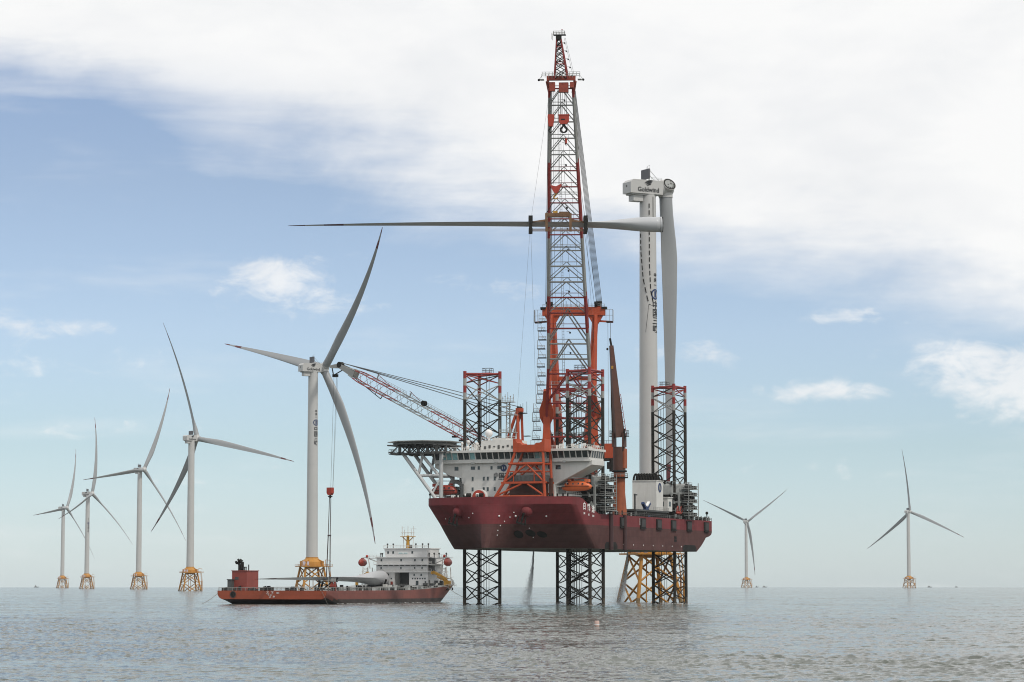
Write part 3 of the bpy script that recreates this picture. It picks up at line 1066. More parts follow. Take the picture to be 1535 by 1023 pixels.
for (x, z) in ((-20, 29.5), (-8, 29.6), (4, 30), (9, 30), (18, 30), (5.5, 28.2), (4.2, 26.8), (3.4, 25.2), (3.1, 23.6), (8.6, 31.2), (7.2, 29.6), (11.8, 26), (11.8, 23), (-6, 31)):
    p = bow_at(x, z)
    m.sphere((p.x, p.y, p.z), .22 if z != 30 else .36, n=8, k=5)
build_pieces(m, 'mooring_bitt', whiteink, hull)
m = MB()
for (x, z) in ((14.5, 24), (11.5, 24.4), (8.3, 24)):
    p = bow_at(x, z); q = bow_at(x, z + 1)
    t_ = (q - p).normalized(); u_ = Vector((1, (bow_at(x + .5, z) - p).y / .5, 0)).normalized()
    nrm = u_.cross(t_)
    m.ring(p - nrm * -.05 if nrm.y > 0 else p + nrm * .05, u_, t_, 0.0, 1.7, .05, 28)
build_pieces(m, 'thruster_tunnel', black, hull)

# legs
RL = 7.15
def leg_meshes(sgn):
    ch = [Vector((sgn * RL * math.cos(R_(a)), sgn * RL * math.sin(R_(a)), 0)) for a in (0, 120, 240)]
    bay, z0 = 5.85, -4.6
    nb = 14
    ztop = z0 + bay * nb + 4.2
    br = MB()
    for k in range(nb + 1):
        za, zb = z0 + bay * k, z0 + bay * (k + 1)
        if k == nb:
            zb = ztop - .6
        mat = 0 if k < nb - 1 else (2 if k == nb - 1 else 1)
        for i in range(3):
            a, b = ch[i], ch[(i + 1) % 3]
            s0, s1 = .06, .94
            z_ = Vector((0, 0, 1))
            p = a.lerp(b, s0); q = a.lerp(b, s1)
            br.tube(p + z_ * (za + .5), q + z_ * (zb - .5), .21, n=6, mi=mat if (k + i) % 2 or mat == 0 else 0)
            br.tube(q + z_ * (za + .5), p + z_ * (zb - .5), .21, n=6, mi=mat)
    for i in range(3):
        br.tube(ch[i] + Vector((0, 0, ztop - .5)), ch[(i + 1) % 3] + Vector((0, 0, ztop - .5)), .38, n=6, mi=1)
    # ladder and a small top platform with rails
    lx = (ch[0] + ch[1]) / 2 * .8
    for d in (-.5, .5):
        br.tube((lx.x + d, lx.y, 0), (lx.x + d, lx.y, ztop), .09, n=4, mi=3)
        br.tube((lx.x + d - 2.4, lx.y + 1.0, 0), (lx.x + d - 2.4, lx.y + 1.0, ztop - 9), .12, n=4, mi=3)
    br.box((ch[0].x * .35 - 1.5, -1.5, ztop - .2), (ch[0].x * .35 + 1.5, 1.5, ztop + .05), 1)
    x_ = ch[0].x * .35
    br.rail([(x_ - 1.5, -1.5, ztop), (x_ + 1.5, -1.5, ztop), (x_ + 1.5, 1.5, ztop), (x_ - 1.5, 1.5, ztop), (x_ - 1.5, -1.5, ztop)], 1.6, 1.5, .07, 3)
    chords = []
    for c in ch:
        m = MB()
        for (a, b, mi) in ((z0, 2.4, 4), (2.4, ztop - 9.6, 0), (ztop - 9.6, ztop - 7.2, 2), (ztop - 7.2, ztop - 4.7, 1), (ztop - 4.7, ztop - 2.2, 2), (ztop - 2.2, ztop + .4, 1)):
            m.tube(c + Vector((0, 0, a)), c + Vector((0, 0, b)), .6, n=12, mi=mi)
            # toothed rack plate on both sides
            t_ = Vector((-c.y, c.x, 0)).normalized()
            m.bar(c + Vector((0, 0, a)) - t_ * 0, c + Vector((0, 0, b)), .28, 1.5, mi=mi)
        chords.append(m)
    return br, chords
LEGM = [legdark, lattice_red, lattice_grey, dgrey, M('marine_growth', (0.075, 0.062, 0.045), .85, var=.5, scale=1.2)]
proto = {}
for x, y in ((-20, -42.5), (20, -42.5), (-20, 42.5), (20, 42.5)):
    sg = 1 if x < 0 else -1
    if sg not in proto:
        br, chs = leg_meshes(sg)
        lg = br.build('leg', LEGM, vessel)
        cs = [c.build('leg_chord', LEGM, lg) for c in chs]
        proto[sg] = (lg, cs)
    else:
        lg = part(proto[sg][0], 'leg', vessel)
        for c in proto[sg][1]:
            part(c, 'leg_chord', lg)
    lg.location = (x, y, 0)

# jack houses round the legs
def jack_house(sx):
    m = MB()
    h = 7.2
    z0, z1 = ZD, 44.5
    # upper guide box and the inner wall
    m.lathe([(8.6, 9.2 + z0), (8.6, 12.6 + z0), (8.2, 13.2 + z0)], n=12, smooth=False)
    m.lathe([(6.6, z0), (6.6, z0 + 9.3)], n=12, mi=1, smooth=False)
    for a in range(-1, 2):
        for b in range(-1, 2):
            if a == 0 and b == 0: continue
            m.box((a * h - .35, b * h - .35, z0), (a * h + .35, b * h + .35, z0 + 10))
    for z in (z0 + 3.2, z0 + 6.4, z0 + 9.6):
        for s in (-1, 1):
            m.box((-h - .3, s * h - .3, z - .25), (h + .3, s * h + .3, z + .25))
            m.box((s * h - .3, -h - .3, z - .24), (s * h + .3, h + .3, z + .24))
    # dark drive motors in rows on every level
    for z in (z0 + 1.2, z0 + 4.4, z0 + 7.6):
        for s in (-1, 1):
            for q in (-5.6, -2.8, 2.8, 5.6):
                m.tube((q, s * 6.4, z + .5), (q, s * 8.6, z + .5), .85, n=10, mi=2)
                m.tube((s * 6.4, q, z + .5), (s * 8.6, q, z + .5), .85, n=10, mi=2)
    # diagonal stays and top gear
    m.bar((h, -h - .4, z0), (h - 3, -h - .4, z0 + 10), .6, mi=0)
    m.bar((h + .45, h - 2, z0 + 10), (h + .45, h - 6, z0), .6, mi=0)
    for k in range(5):
        m.tube((-6 + k * 2.6, -7.6, z1 - .5), (-6 + k * 2.6, -7.6, z1 + 1.0 + .4 * (k % 2)), .35, n=8, mi=2)
    m.rail([(-h, -h, z1 - .3), (h, -h, z1 - .3), (h, h, z1 - .3)], 1.1, 2.2, .07, 0)
    return m
jh = MB.build(jack_house(1), 'jack_house', [grey, dgrey, black], vessel)
jh.location = (18.6, 42.5, 0)
def balconies(n=5):
    m = MB()
    for k in range(n):
        z = ZD + 1.2 + k * 2.5
        m.box((7.4, -5.5, z), (10.5, 5.2, z + .22))
        m.rail([(10.4, -5.5, z + .2), (10.4, 5.2, z + .2)], 1.1, 1.7, .08, 0)
        m.rail([(7.4, -5.5, z + .2), (10.4, -5.5, z + .2)], 1.1, 1.7, .08, 0)
        m.sphere((8.9, -3.6, z + 1.1), .9, 1, n=8, k=6)
        m.tube((8.6, 1.2, z + .2), (8.6, 1.2, z + 1.9), .7, n=8, mi=1)
        m.box((8.8, 2.6, z + .2), (10.0, 4.4, z + 1.4), 1)
    for y in (-5.5, 5.2):
        m.tube((10.4, y, ZD), (10.4, y, ZD + 1.2 + n * 2.5), .16, n=6)
    return m
balconies(5).build('balcony', [grey, black], jh)
for x, y in ((18.6, -42.5), (-18.6, 42.5), (-18.6, -42.5)):
    j2 = part(jh, 'jack_house', vessel); j2.location = (x, y, 0)
    b2 = part(jh.children[0], 'balcony', j2)
    if x < 0: b2.rotation_euler = (0, 0, math.pi)

# deckhouse
m = MB()
m.box((-18.6, -62, ZF - .3), (16.0, -49, 49.2))
m.prism([(16.0, 41.0), (16.0, 49.2), (29.5, 49.2), (29.5, 47.6)], 'y', -61.6, -50, 0)       # starboard wing with sloping underside
m.prism([(-18.6, 43.6), (-18.6, 49.2), (-29.0, 49.2), (-29.0, 47.4), (-23.2, 44.6)], 'y', -61.6, -50, 0)
# starboard side decks (rounded balconies)
for z in (37.2, 40.2, 43.2):
    m.prism([(16, -60), (19.6, -60), (21.2, -58.4), (21.2, -50), (16, -50)], 'z', z, z + .5, 0)
    m.rail([(19.6, -60, z + .5), (21.2, -58.4, z + .5), (21.2, -50, z + .5)], 1.0, 1.6, .06, 0)
    m.box((16, -58, z + .5), (19.0, -50.2, z + 2.6), 1)
house = m.build('deckhouse', [white, grey], vessel)
yF = -62.0
for (x, z, w, h) in [(-17.4 - 3.4, 47.0, 1.3, 1.1)] + [(-14.4, 47.1, 1.4, .95), (-12.2, 47.1, .7, 1.0), (-7.4, 47.1, .7, 1.0), (-4.4, 47.2, 1.4, .95)] + \
        [(x, 43.4, .62, 1.1) for x in (-14.5, -10.3, -8.8, -6.2, -2.3, -.8, 7.4, 14.4)] + [(x, 39.8, .62, 1.1) for x in (-14.5, -10.3, -8.8, -6.2, 14.4)] + \
        [(14.0, 47.0, .6, 1.0), (17.2, 46.9, 1.6, 1.2), (9.6, 47.0, .6, 1.0)]:
    m = MB()
    w, h = w * 1.15, h * 1.2
    yy = yF if -18.6 < x < 16 else -61.6
    m.box((x - w / 2 - .12, yy - .06, z - h / 2 - .12), (x + w / 2 + .12, yy + .3, z + h / 2 + .12), 1)
    m.box((x - w / 2, yy - .09, z - h / 2), (x + w / 2, yy + .2, z + h / 2), 0)
    m.build('porthole', [glass, white], house)
m = MB()
LX = -2.9
m.ring((LX, yF - .02, 46.95), (1, 0, 0), (0, 0, 1), .62, 1.2, .07, 36, 0)
m.box((LX - .28, yF - .09, 46.3), (LX + .28, yF - .01, 47.6), 0)
put_text(m, '中国三峡', 2.0, (LX + .2, yF - .01, 44.3), (1, 0, 0), (0, 0, 1), 1)
put_text(m, '白鹤滩 BAI HE TAN', .5, (LX + .2, yF - .01, 43.1), (1, 0, 0), (0, 0, 1), 1)
put_text(m, 'CTG 001', .5, (LX + .6, yF - .01, 42.0), (1, 0, 0), (0, 0, 1), 2)
m.build('company_lettering', [navy, ink, lattice_red], house)

# bridge: wide window band with raked mullions
m = MB()
yb, yf = -63.0, -64.2
x0, x1 = -28.6, 29.2
m.box((x0, yb, 49.2), (x1, -50, 50.0), 0)                               # lower band
m.box((x0 + .2, yb + .4, 50.0), (x1 - .2, -50.4, 52.3), 1)              # dark interior wall behind panes
m.box((x0 - .5, yf - .8, 52.3), (x1 + .6, -49.4, 53.1), 0)              # roof
m.box((x0 - .1, yb - .25, 48.75), (x1 + .3, yb + .6, 49.35), 0)
bridge = m.build('bridge', [white, dgrey], vessel)
nw = 26
for k in range(nw):
    a, b = x0 + .35 + (x1 - x0 - .7) * k / nw, x0 + .35 + (x1 - x0 - .7) * (k + 1) / nw
    m = MB()
    m.add([(a + .18, yb + .02, 50.02), (b - .18, yb + .02, 50.02), (b - .18, yf + .35, 52.28), (a + .18, yf + .35, 52.28),
           (a + .18, yb + .12, 50.02), (b - .18, yb + .12, 50.02), (b - .18, yf + .45, 52.28), (a + .18, yf + .45, 52.28)],
          [(0, 1, 2, 3), (7, 6, 5, 4), (0, 4, 5, 1), (3, 2, 6, 7), (1, 5, 6, 2), (0, 3, 7, 4)], 0)
    m.build('window', tealglass if k in (1, 2, 3, 6, 17, 18) else glass, bridge)
m = MB()
for k in range(nw + 1):
    a = x0 + .35 + (x1 - x0 - .7) * k / nw
    m.bar((a, yb - .02, 50.0), (a, yf + .28, 52.3), .3, .3, 0)
for k in range(6):
    for s, x in ((-1, x0), (1, x1)):
        y = yb + 1.2 + k * 2.1
        m.bar((x, y, 50.0), (x + s * .35, y, 52.3), .3, .3)
m.build('window_mullion', white, bridge)
for s, x in ((-1, x0), (1, x1)):
    for k in range(5):
        y = yb + 1.35 + k * 2.1
        m = MB()
        m.add([(x + s * .02, y, 50.02), (x + s * .02, y + 1.8, 50.02), (x + s * .33, y + 1.8, 52.28), (x + s * .33, y, 52.28),
               (x - s * .1, y, 50.02), (x - s * .1, y + 1.8, 50.02), (x + s * .2, y + 1.8, 52.28), (x + s * .2, y, 52.28)],
              [(0, 1, 2, 3), (7, 6, 5, 4), (0, 4, 5, 1), (3, 2, 6, 7), (1, 5, 6, 2), (0, 3, 7, 4)], 0)
        m.build('window', glass, bridge)
m = MB()
for x in (-13.5, -5, 4.5, 12, 20.5):
    m.tube((x, yb - .3, 48.9), (x, yb - 1.0, 48.7), .12, n=6)
    m.box((x - .55, yb - 1.5, 48.4), (x + .55, yb - .8, 49.0))
build_pieces(m, 'floodlight', grey, bridge)
# top of the bridge: low house, rails, radome, antennas
m = MB()
m.box((-11.8, -61, 53.1), (1.5, -52, 56.6))
m.box((-8.4, -59, 56.6), (-3.2, -53, 57.5))
m.rail([(-11.8, -61, 56.6), (1.5, -61, 56.6)], 1.1, 1.6, .06)
for k in range(7):
    x = -10.6 + k * 1.7
    m.box((x, -61.25, 53.6 + .3 * (k % 3)), (x + .7, -60.9, 54.6 + .3 * (k % 2)), 1)
m.build('upper_house', [white, dgrey], vessel)
m = MB()
m.rail([(x0, yf - .5, 53.1), (-12, yf - .5, 53.1)], 1.1, 1.8, .06)
m.rail([(2, yf - .5, 53.1), (x1, yf - .5, 53.1), (x1, -50, 53.1)], 1.1, 1.8, .06)
rng = random.Random(5)
for k in range(26):
    x = rng.uniform(16, 28.5); y = rng.uniform(-63, -51); h = rng.uniform(.8, 2.6)
    m.tube((x, y, 53.1), (x, y, 53.1 + h), rng.uniform(.08, .3), n=6)
    if k % 3 == 0: m.box((x - .5, y - .4, 53.1 + h * .6), (x + .5, y + .4, 53.1 + h))
for k in range(16):
    x = rng.uniform(-20, -12.4); y = rng.uniform(-63, -53); h = rng.uniform(.8, 3.2)
    m.tube((x, y, 53.1), (x, y, 53.1 + h), rng.uniform(.1, .35), n=6)
    if k % 2 == 0: m.sphere((x, y, 53.1 + h), rng.uniform(.4, .75), n=8, k=6)
build_pieces(m, 'roof_fitting', white, bridge)
m = MB()
m.tube((-10.2, -58, 56.6), (-10.2, -58, 58.0), .4, n=8)
m.sphere((-10.2, -58, 59.2), 1.35, sc=(1, 1, 1.05))
m.build('radome', [whiteink], bridge)
# radar mast
m = MB()
bx, by = -4.6, -54
for dx, dy in ((-1, 0), (1, 0), (0, 1.4)):
    m.tube((bx + dx * 1.0, by + dy, 53), (bx + dx * .55, by + dy * .6, 70), .2, .14, n=6)
for k in range(10):
    z = 54 + k * 1.6
    m.bar((bx - .95, by, z), (bx + .9, by, z + 1.6), .12); m.bar((bx + .95, by, z), (bx - .9, by, z + 1.6), .12)
for z, w in ((59.5, 3.0), (65.5, 3.2), (70, 2.2)):
    m.box((bx - w, by - 1, z), (bx + w, by + 1.2, z + .25))
    m.rail([(bx - w, by - 1, z + .2), (bx + w, by - 1, z + .2)], 1.0, 1.3, .06)
m.box((bx - .2, by - 1.4, 66.6), (bx + 3.4, by - 1.1, 66.95)); m.box((bx - 2.6, by - 1.4, 68.4), (bx + 1.4, by - 1.1, 68.7))
for k, x in enumerate((-2.1, -1.2, -.2, .8, 1.9)):
    m.tube((bx + x, by, 70), (bx + x, by, 72.2 + (k * 7 % 3) * .7), .09, n=5)
    m.sphere((bx + x, by, 71.6 + (k % 2) * .5), .25, n=6, k=5)
m.tube((bx - 3.4, by + .5, 53), (bx - 3.4, by + .5, 64), .14, n=6); m.tube((bx + 2.6, by + .5, 53), (bx + 2.6, by + .5, 62), .12, n=6)
m.build('radar_mast', lattice_grey, vessel)

# helideck
hc = Vector((-33.2, -61, 0))
m = MB()
oct_ = [(hc.x + 11.9 * math.cos(R_(22.5 + 45 * k)), hc.y + 11.9 * math.sin(R_(22.5 + 45 * k))) for k in range(8)]
oct2 = [(hc.x + (x - hc.x) * .93, hc.y + (y - hc.y) * .93) for x, y in oct_]
m.prism(oct_, 'z', 56.2, 56.55)
m.prism(oct2, 'z', 55.4, 56.2)
heli = m.build('helideck', [M('deck_grey', (0.13, 0.135, 0.13), .7, var=.2)], vessel)
m = MB()
for k in range(8):
    a, b = Vector((*oct_[k], 56.2)), Vector((*oct_[(k + 1) % 8], 56.2))
    ao, bo = a + Vector((a.x - hc.x, a.y - hc.y, 0)).normalized() * 1.1, b + Vector((b.x - hc.x, b.y - hc.y, 0)).normalized() * 1.1
    ao.z += .25; bo.z += .25
    m.tube(ao, bo, .1, n=4)
    for t in np.linspace(0, 1, 6):
        m.tube(a.lerp(b, t), ao.lerp(bo, t), .07, n=4)
m.build('safety_net', grey, heli)
m = MB()
zl, zu = 52.3, 55.4
xs = np.linspace(hc.x - 9.6, hc.x + 11.5, 7)
for y in (hc.y - 7.5, hc.y, hc.y + 7.5):
    m.bar((xs[0] + .5, y, zl), (xs[-1], y, zl), .6, .5)
    m.bar((xs[0] - .8, y, zu - .25), (xs[-1], y, zu - .25), .5)
    for k, x in enumerate(xs[1:]):
        m.bar((x, y, zl), (x, y, zu), 1.0 if k % 2 == 0 else .7, .5)
        m.bar((xs[k], y, zu), (x, y, zl), .35) if k % 2 else m.bar((xs[k], y, zl), (x, y, zu), .35)
for x in xs:
    m.bar((x, hc.y - 9, zl + .3), (x, hc.y + 9, zl + .3), .4); m.bar((x, hc.y - 10, zu - .3), (x, hc.y + 10, zu - .3), .4)
m.box((xs[0] - 2.9, hc.y - 3, zl - .1), (xs[0] + .3, hc.y + 3, zl + .1))
m.rail([(xs[0] + .3, hc.y - 3, zl), (xs[0] - 2.9, hc.y - 3, zl), (xs[0] - 2.9, hc.y + 3, zl)], 1.7, .9, .06)
m.build('helideck_truss', dgrey, heli)
m = MB()
for y in (-66.5, -57):
    m.tube((-24.4, y, ZF - .6), (-24.4, y, zl), .72, n=14)
    m.tube((-24.0, y - 2, 34.6), (-38.9, y - .5, zl + .2), .62, n=12)
    m.tube((-24.4, y, 43.6), (-32.2, y, zl), .55, n=10)
    m.tube((-24.4, y, 44.6), (-32.6, y - 1, 44.6), .5, n=10)
    m.tube((-32.6, y - 1, 44.6), (-31.4, y, zl), .45, n=10)
    m.tube((-24.4, y, 44), (-27.2, y - 1.8, 37.8), .36, n=8)
    m.tube((-24.4, y, 37.6), (-27.0, y - 1.6, 37.6), .36, n=8)
for z in (44.6, zl - 1):
    m.tube((-24.4, -66.5, z), (-24.4, -57, z), .45, n=8)
build_pieces(m, 'helideck_support', M('support_grey', (0.44, 0.45, 0.45), 0.5, var=0.1, streak=0.25), heli)

# orange boom rest on the bow
m = MB()
rest_z = (51.9, 55.1)
fr = {}
for y, s in ((-71.0, 1.0), (-64.5, .96)):
    L0, L1 = Vector((-2.2, y, ZF)), Vector((16.2, y, ZF))
    LM, RM = Vector((1.2, y, 41.6)), Vector((15.9, y, 41.6))
    LT, RT = Vector((4.9, y + 1.0, 51.9)), Vector((15.1, y + 1.0, 51.9))
    m.tube(L0, LM, .5, n=12); m.tube(LM, LT, .46, n=12); m.tube(L1, RM, .54, n=12); m.tube(RM, RT, .48, n=12)
    m.tube(L0 + Vector((0, 0, .4)), L1 + Vector((0, 0, .4)), .33, n=10)
    m.tube((2.7, y + .4, 47.9), (15.5, y + .4, 47.9), .42, n=10)
    m.tube((2.2, y + .3, 45.3), (15.6, y + .3, 45.3), .2, n=8)
    m.tube((9.4, y + .4, 47.7), LM, .3, n=10); m.tube((9.4, y + .4, 47.7), RM, .3, n=10)
    m.tube((7.6, y, 41.0), L0 + Vector((.4, 0, .6)), .33, n=10); m.tube((9.8, y, 41.0), L1 + Vector((-.4, 0, .6)), .33, n=10)
    m.bar((LM.x - 1, y, 41.5), (RM.x + .8, y, 41.5), .7)
    m.tube((12.2, y + .2, 41.8), (12.2, y + .2, 45.2), .18, n=6); m.tube((4.6, y + .2, 41.8), (4.6, y + .2, 45.2), .18, n=6)
m.box((15.6, -66, 36.6), (16.6, -64.5, 43.0), 1)
rest = m.build('boom_rest', [orange, brown], vessel)
m = MB()
m.box((.8, -70.5, 41.9), (15.6, -64.8, 44.0))
for k in range(9):
    m.box((1.2 + k * 1.6, -70.62, 42.1), (2.3 + k * 1.6, -70.5, 43.7))
m.build('winch_cover', dgrey, rest)
m = MB()
m.box((0.6, -64.9, 37.0), (14.6, -64.4, 41.4))
m.build('back_plate', brown, rest)
m = MB()
prof = [(4.3, 51.9), (15.9, 51.9), (15.9, 56.2), (15.0, 56.2), (14.8, 55.2), (14.0, 54.9), (12.8, 54.9), (12.2, 54.3), (7.6, 54.3), (7.0, 54.9), (6.2, 54.9), (5.4, 55.4), (5.2, 56.4), (4.3, 56.4)]
prof = [(x, z) for x, z in prof]
m.prism(prof, 'y', -70.6, -65.0)
m.build('saddle', orange, rest)

# forecastle fittings: winches, bollards, vents
m = MB()
rng = random.Random(9)
for k in range(30):
    x = rng.uniform(-18, -4.5); y = rng.uniform(-76.5, -66)
    h = rng.uniform(.5, 1.7)
    if k % 3 == 0: m.tube((x - .7, y, ZF + .8), (x + .7, y, ZF + .8), .7, n=10, mi=k % 2)
    elif k % 3 == 1: m.tube((x, y, ZF), (x, y, ZF + h), .28, n=8, mi=k % 2); 
    else: m.box((x - .6, y - .5, ZF), (x + .6, y + .5, ZF + h * .8), k % 2)
for x in (17.5, 18.6, 20.3, 22.4, 24.1):
    m.tube((x, -70, ZF), (x, -70, ZF + 1.2), .3, n=8, mi=1)
m.tube((-26.3, -71.4, ZF), (-26.3, -71.4, ZF + 1.3), .22, n=6, mi=1)
m.sphere((-26.3, -71.4, ZF + 1.4), .45, 1, n=8, k=6)
build_pieces(m, 'mooring_winch', [white, black], fore)
m = MB()
m.lathe([(2.7, -.8), (2.7, .8)], (-6.2, -74.6, ZF + .1), axis='y', n=24)
m.lathe([(2.4, -.95), (2.4, .95)], (-6.2, -74.6, ZF + .1), axis='y', n=24, mi=1)
m.build('chain_drum', [white, hookred], fore)

# main-deck fittings and rails along the starboard edge and stern
m = MB()
m.rail([(26.8, -49, ZD), (26.8, 69, ZD), (-26.8, 69, ZD)], 1.1, 2.2, .07)
m.build('deck_railing', dgrey, vessel)
m = MB()
rng = random.Random(21)
for k in range(80):
    y = rng.uniform(-48, 69) if k < 50 else rng.uniform(50, 69); x = rng.uniform(24.2, 26.3)
    h = rng.uniform(.6, 1.9)
    if k % 3: m.tube((x, y, ZD), (x, y, ZD + h), rng.uniform(.15, .4), n=7, mi=k % 2)
    else: m.box((x - .5, y - .7, ZD), (x + .5, y + .7, ZD + h * .8), k % 2)
m.tube((25.8, 66.5, ZD), (25.8, 66.5, ZD + 3.0), .2, n=6, mi=0); m.sphere((25.8, 66.5, ZD + 3.0), .6, 0, n=8, k=6)
build_pieces(m, 'deck_fitting', [black, grey], vessel)
# working platform with loads along the starboard side
m = MB()
m.box((19.5, -12, 33.3), (26.6, 22, 33.9))
m.box((20.0, -11, ZD), (26.3, 21, 33.3), 1)
m.rail([(26.5, 6, 33.9), (26.5, 22, 33.9)], 1.1, 1.8, .06, 2)
m.bar((26.0, -11.5, ZD), (26.0, -11.5, 39.3), .5); m.bar((26.0, -11.9, 39.0), (26.0, -9.6, 39.0), .5)
rng = random.Random(3)
for k in range(14):
    y = rng.uniform(-11, 5)
    m.tube((25.9, y, ZD + .3), (25.9, y + .2, 33.2), rng.uniform(.2, .5), n=7, mi=2)
m.build('working_platform', [dgrey, black, lattice_grey], vessel)
m = MB()
m.box((22.4, 21.5, 33.9), (26.4, 26.2, 38.8)); m.box((22.2, 21.2, 38.8), (26.7, 26.5, 39.1))
cb = m.build('control_cabin', white, vessel)
m = MB(); m.box((23.2, 21.4, 35.7), (24.9, 21.6, 37.5)); m.box((26.3, 22.6, 35.7), (26.45, 24.8, 37.5)); m.build('window', glass, cb)

def vthing(name, label, cat, x, y, z, group=None, rz=0.0):
    return thing(name, label, cat, v2w(x, y, z), VR + rz, group)

# ------------------------------------------------------------------ loads on the jack-up vessel
t = vthing('steel_cabinet', 'tall pale grey steel cabinet with round logo and black hoses on top', 'cabinet', 21, 14, ZD)
m = MB(); m.box((-4.6, -2.6, 2.6), (4.7, 4.4, 13.4)); m.box((-4.8, -2.8, 13.4), (4.9, 4.6, 13.65)); m.box((-4.4, -2.4, 0), (4.4, 4.2, 2.6), 1)
for k in range(5): m.box((-4.63 + k * 2.3, -2.64, 2.6), (-4.55 + k * 2.3, -2.6, 13.4))
cabm = m.build('body', [white, dgrey], t)
m = MB(); m.ring((4.7, .9, 11.0), (0, 1, 0), (0, 0, 1), .9, 1.75, .08, 36, 0); m.ring((4.7, .9, 11.0), (0, 1, 0), (0, 0, 1), 0, .7, .08, 24, 1); m.build('logo', [navy, grey], t)
m = MB()
for k in range(8):
    a = [(-3.6 + k * 1.0 + .9 * math.cos(R_(q)), -1.6 + .2 * k, 13.65 + 2.3 * max(0, math.sin(R_(q)))) for q in range(180, -1, -20)]
    m.path(a, .42, 8)
    a = [(-3.2 + k * 1.0 + 1.1 * math.cos(R_(q)), 1.6 + .2 * k, 13.65 + 2.0 * max(0, math.sin(R_(q)))) for q in range(180, -1, -20)]
    m.path(a, .34, 8)
build_pieces(m, 'hose_bundle', black, t)
t = vthing('blade_cradle', 'dark blue v-shaped cradle on the platform in front of the pale cabinet', 'cradle', 24.6, 3.5, 33.9)
m = MB(); m.bar((0, -3.4, 2.5), (0, -.2, .3), 1.1, .8); m.bar((0, 3.4, 2.5), (0, .2, .3), 1.1, .8); m.box((-.6, -1.6, 0), (.6, 1.6, .5)); m.build('v_frame', navy, t)
m = MB(); m.bar((0, 3.35, 2.55), (0, .9, .95), .9, .5, 0); m.build('pad', whiteink, t).location = (0, -.42, .42)
o = vthing('tarpaulin', 'small blue tarpaulin bundle lying at the deck edge under the working platform', 'tarpaulin', 26.2, 1.0, ZD)
m = MB(); m.sphere((0, 0, .35), .9, sc=(.5, 1.6, .6), n=10, k=6); m.build('sheet', blue, o)

def lifeboat(name, label, loc, rz, mat, Lb=10.0):
    t = vthing(name, label, 'lifeboat', *loc, rz=rz)
    m = MB()
    secs = [(-.5, .25, .55, .75), (-.47, .75, .25, 1.3), (-.36, 1.25, .0, 2.2), (-.15, 1.5, -.1, 2.65), (.12, 1.5, -.1, 2.65), (.33, 1.2, .05, 2.3), (.45, .65, .4, 1.6), (.5, .15, .9, 1.2)]
    n = 16; vs = []
    for s, w, zb, zt in secs:
        for i in range(n):
            a = 2 * math.pi * i / n
            c, sn = math.cos(a), math.sin(a)
            vs.append((s * Lb, w * (abs(c) ** .8) * (1 if c > 0 else -1), (zb + zt) / 2 + (zt - zb) / 2 * sn * (1.0 if sn < 0 else 1.0)))
    k = len(secs)
    m.add(vs, [(j * n + i, j * n + (i + 1) % n, (j + 1) * n + (i + 1) % n, (j + 1) * n + i) for j in range(k - 1) for i in range(n)], 0, True)
    m.add([vs[i] for i in range(n)], [tuple(range(n))]); m.add(vs[-n:], [tuple(range(n))])
    t.scale = (1, 1.2, 1.3)
    m.build('hull', mat, t)
    m = MB(); m.box((-Lb * .46, -1.54, 1.12), (Lb * .44, 1.54, 1.24)); m.build('fender_strip', black, t)
    m = MB(); m.box((.28 * Lb, -.7, 2.2), (.42 * Lb, .7, 3.0)); m.box((-.3 * Lb, -.5, 2.5), (-.22 * Lb, .5, 3.0)); m.build('cockpit', mat, t)
    m = MB(); 
    for x in (-.28, -.1, .08, .22): m.box((x * Lb, -1.45, 1.6), (x * Lb + .5, 1.45, 2.0))
    m.build('window', glass, t)
    return t
lifeboat('lifeboat', 'orange enclosed lifeboat hanging beside the starboard end of the white deckhouse', (22.9, -58.6, 38.9), 0, lifeorange, 10.8)
lifeboat('lifeboat', 'red lifeboat hanging behind the grey helideck column at the port bow', (-25.0, -62.6, 38.0), math.pi, lifered)
m = MB()
for y in (-57.6, -55.0):
    m.prism([(16.6, 37.0), (18.4, 36.6), (17.6, 38.4), (17.5, 40.8), (20.3, 42.6), (20.0, 43.4), (16.6, 41.6)], 'y', y - .25, y + .25)
m.bar((19.6, -57.4, 42.9), (26, -57.0, 43.2), .25); m.tube((20, -56.6, 41.3), (20, -56.6, 43), .06, n=5); m.tube((25.4, -56.6, 41.2), (25.4, -56.6, 43), .06, n=5)
build_pieces(m, 'davit', [hookred], vessel)
m = MB()
for y in (-63.4, -61.6):
    m.prism([(-17.4, 37.0), (-19.2, 36.6), (-18.4, 38.4), (-18.3, 40.8), (-21.3, 42.6), (-21, 43.2), (-17.4, 41.6)], 'y', y - .25, y + .25)
m.bar((-20.6, -62.6, 42.7), (-29, -62.6, 42.9), .25)
for k in range(6): m.box((-23.2 + k * .9, -61.4, ZF), (-22.8 + k * .9, -60.6, ZF + 2.6 + (k % 3) * .9))
build_pieces(m, 'davit', [dgrey], vessel)
t = vthing('rescue_boat', 'small orange rescue boat in a round frame beside the rear right lattice leg', 'rescue boat', 26.0, 34.5, 32.6)
m = MB(); m.sphere((0, 0, .9), 1.0, sc=(.9, 2.6, .55), n=14, k=8); m.box((-.7, -1.2, 1.0), (.7, .6, 1.7)); m.build('hull', lifered, t)
m = MB()
for s in (-1, 1):
    a = [(.3, s * 1.9 + 1.1 * math.cos(R_(q)), 1.2 + 2.2 * math.sin(R_(q))) for q in range(0, 181, 20)]
    m.path(a, .22, 8)
m.build('frame', lifered, t)

# ------------------------------------------------------------------ lattice tower crane on the port side of the jack-up
def rot2(v, a):
    return Vector((v.x * math.cos(a) - v.y * math.sin(a), v.x * math.sin(a) + v.y * math.cos(a), v.z))

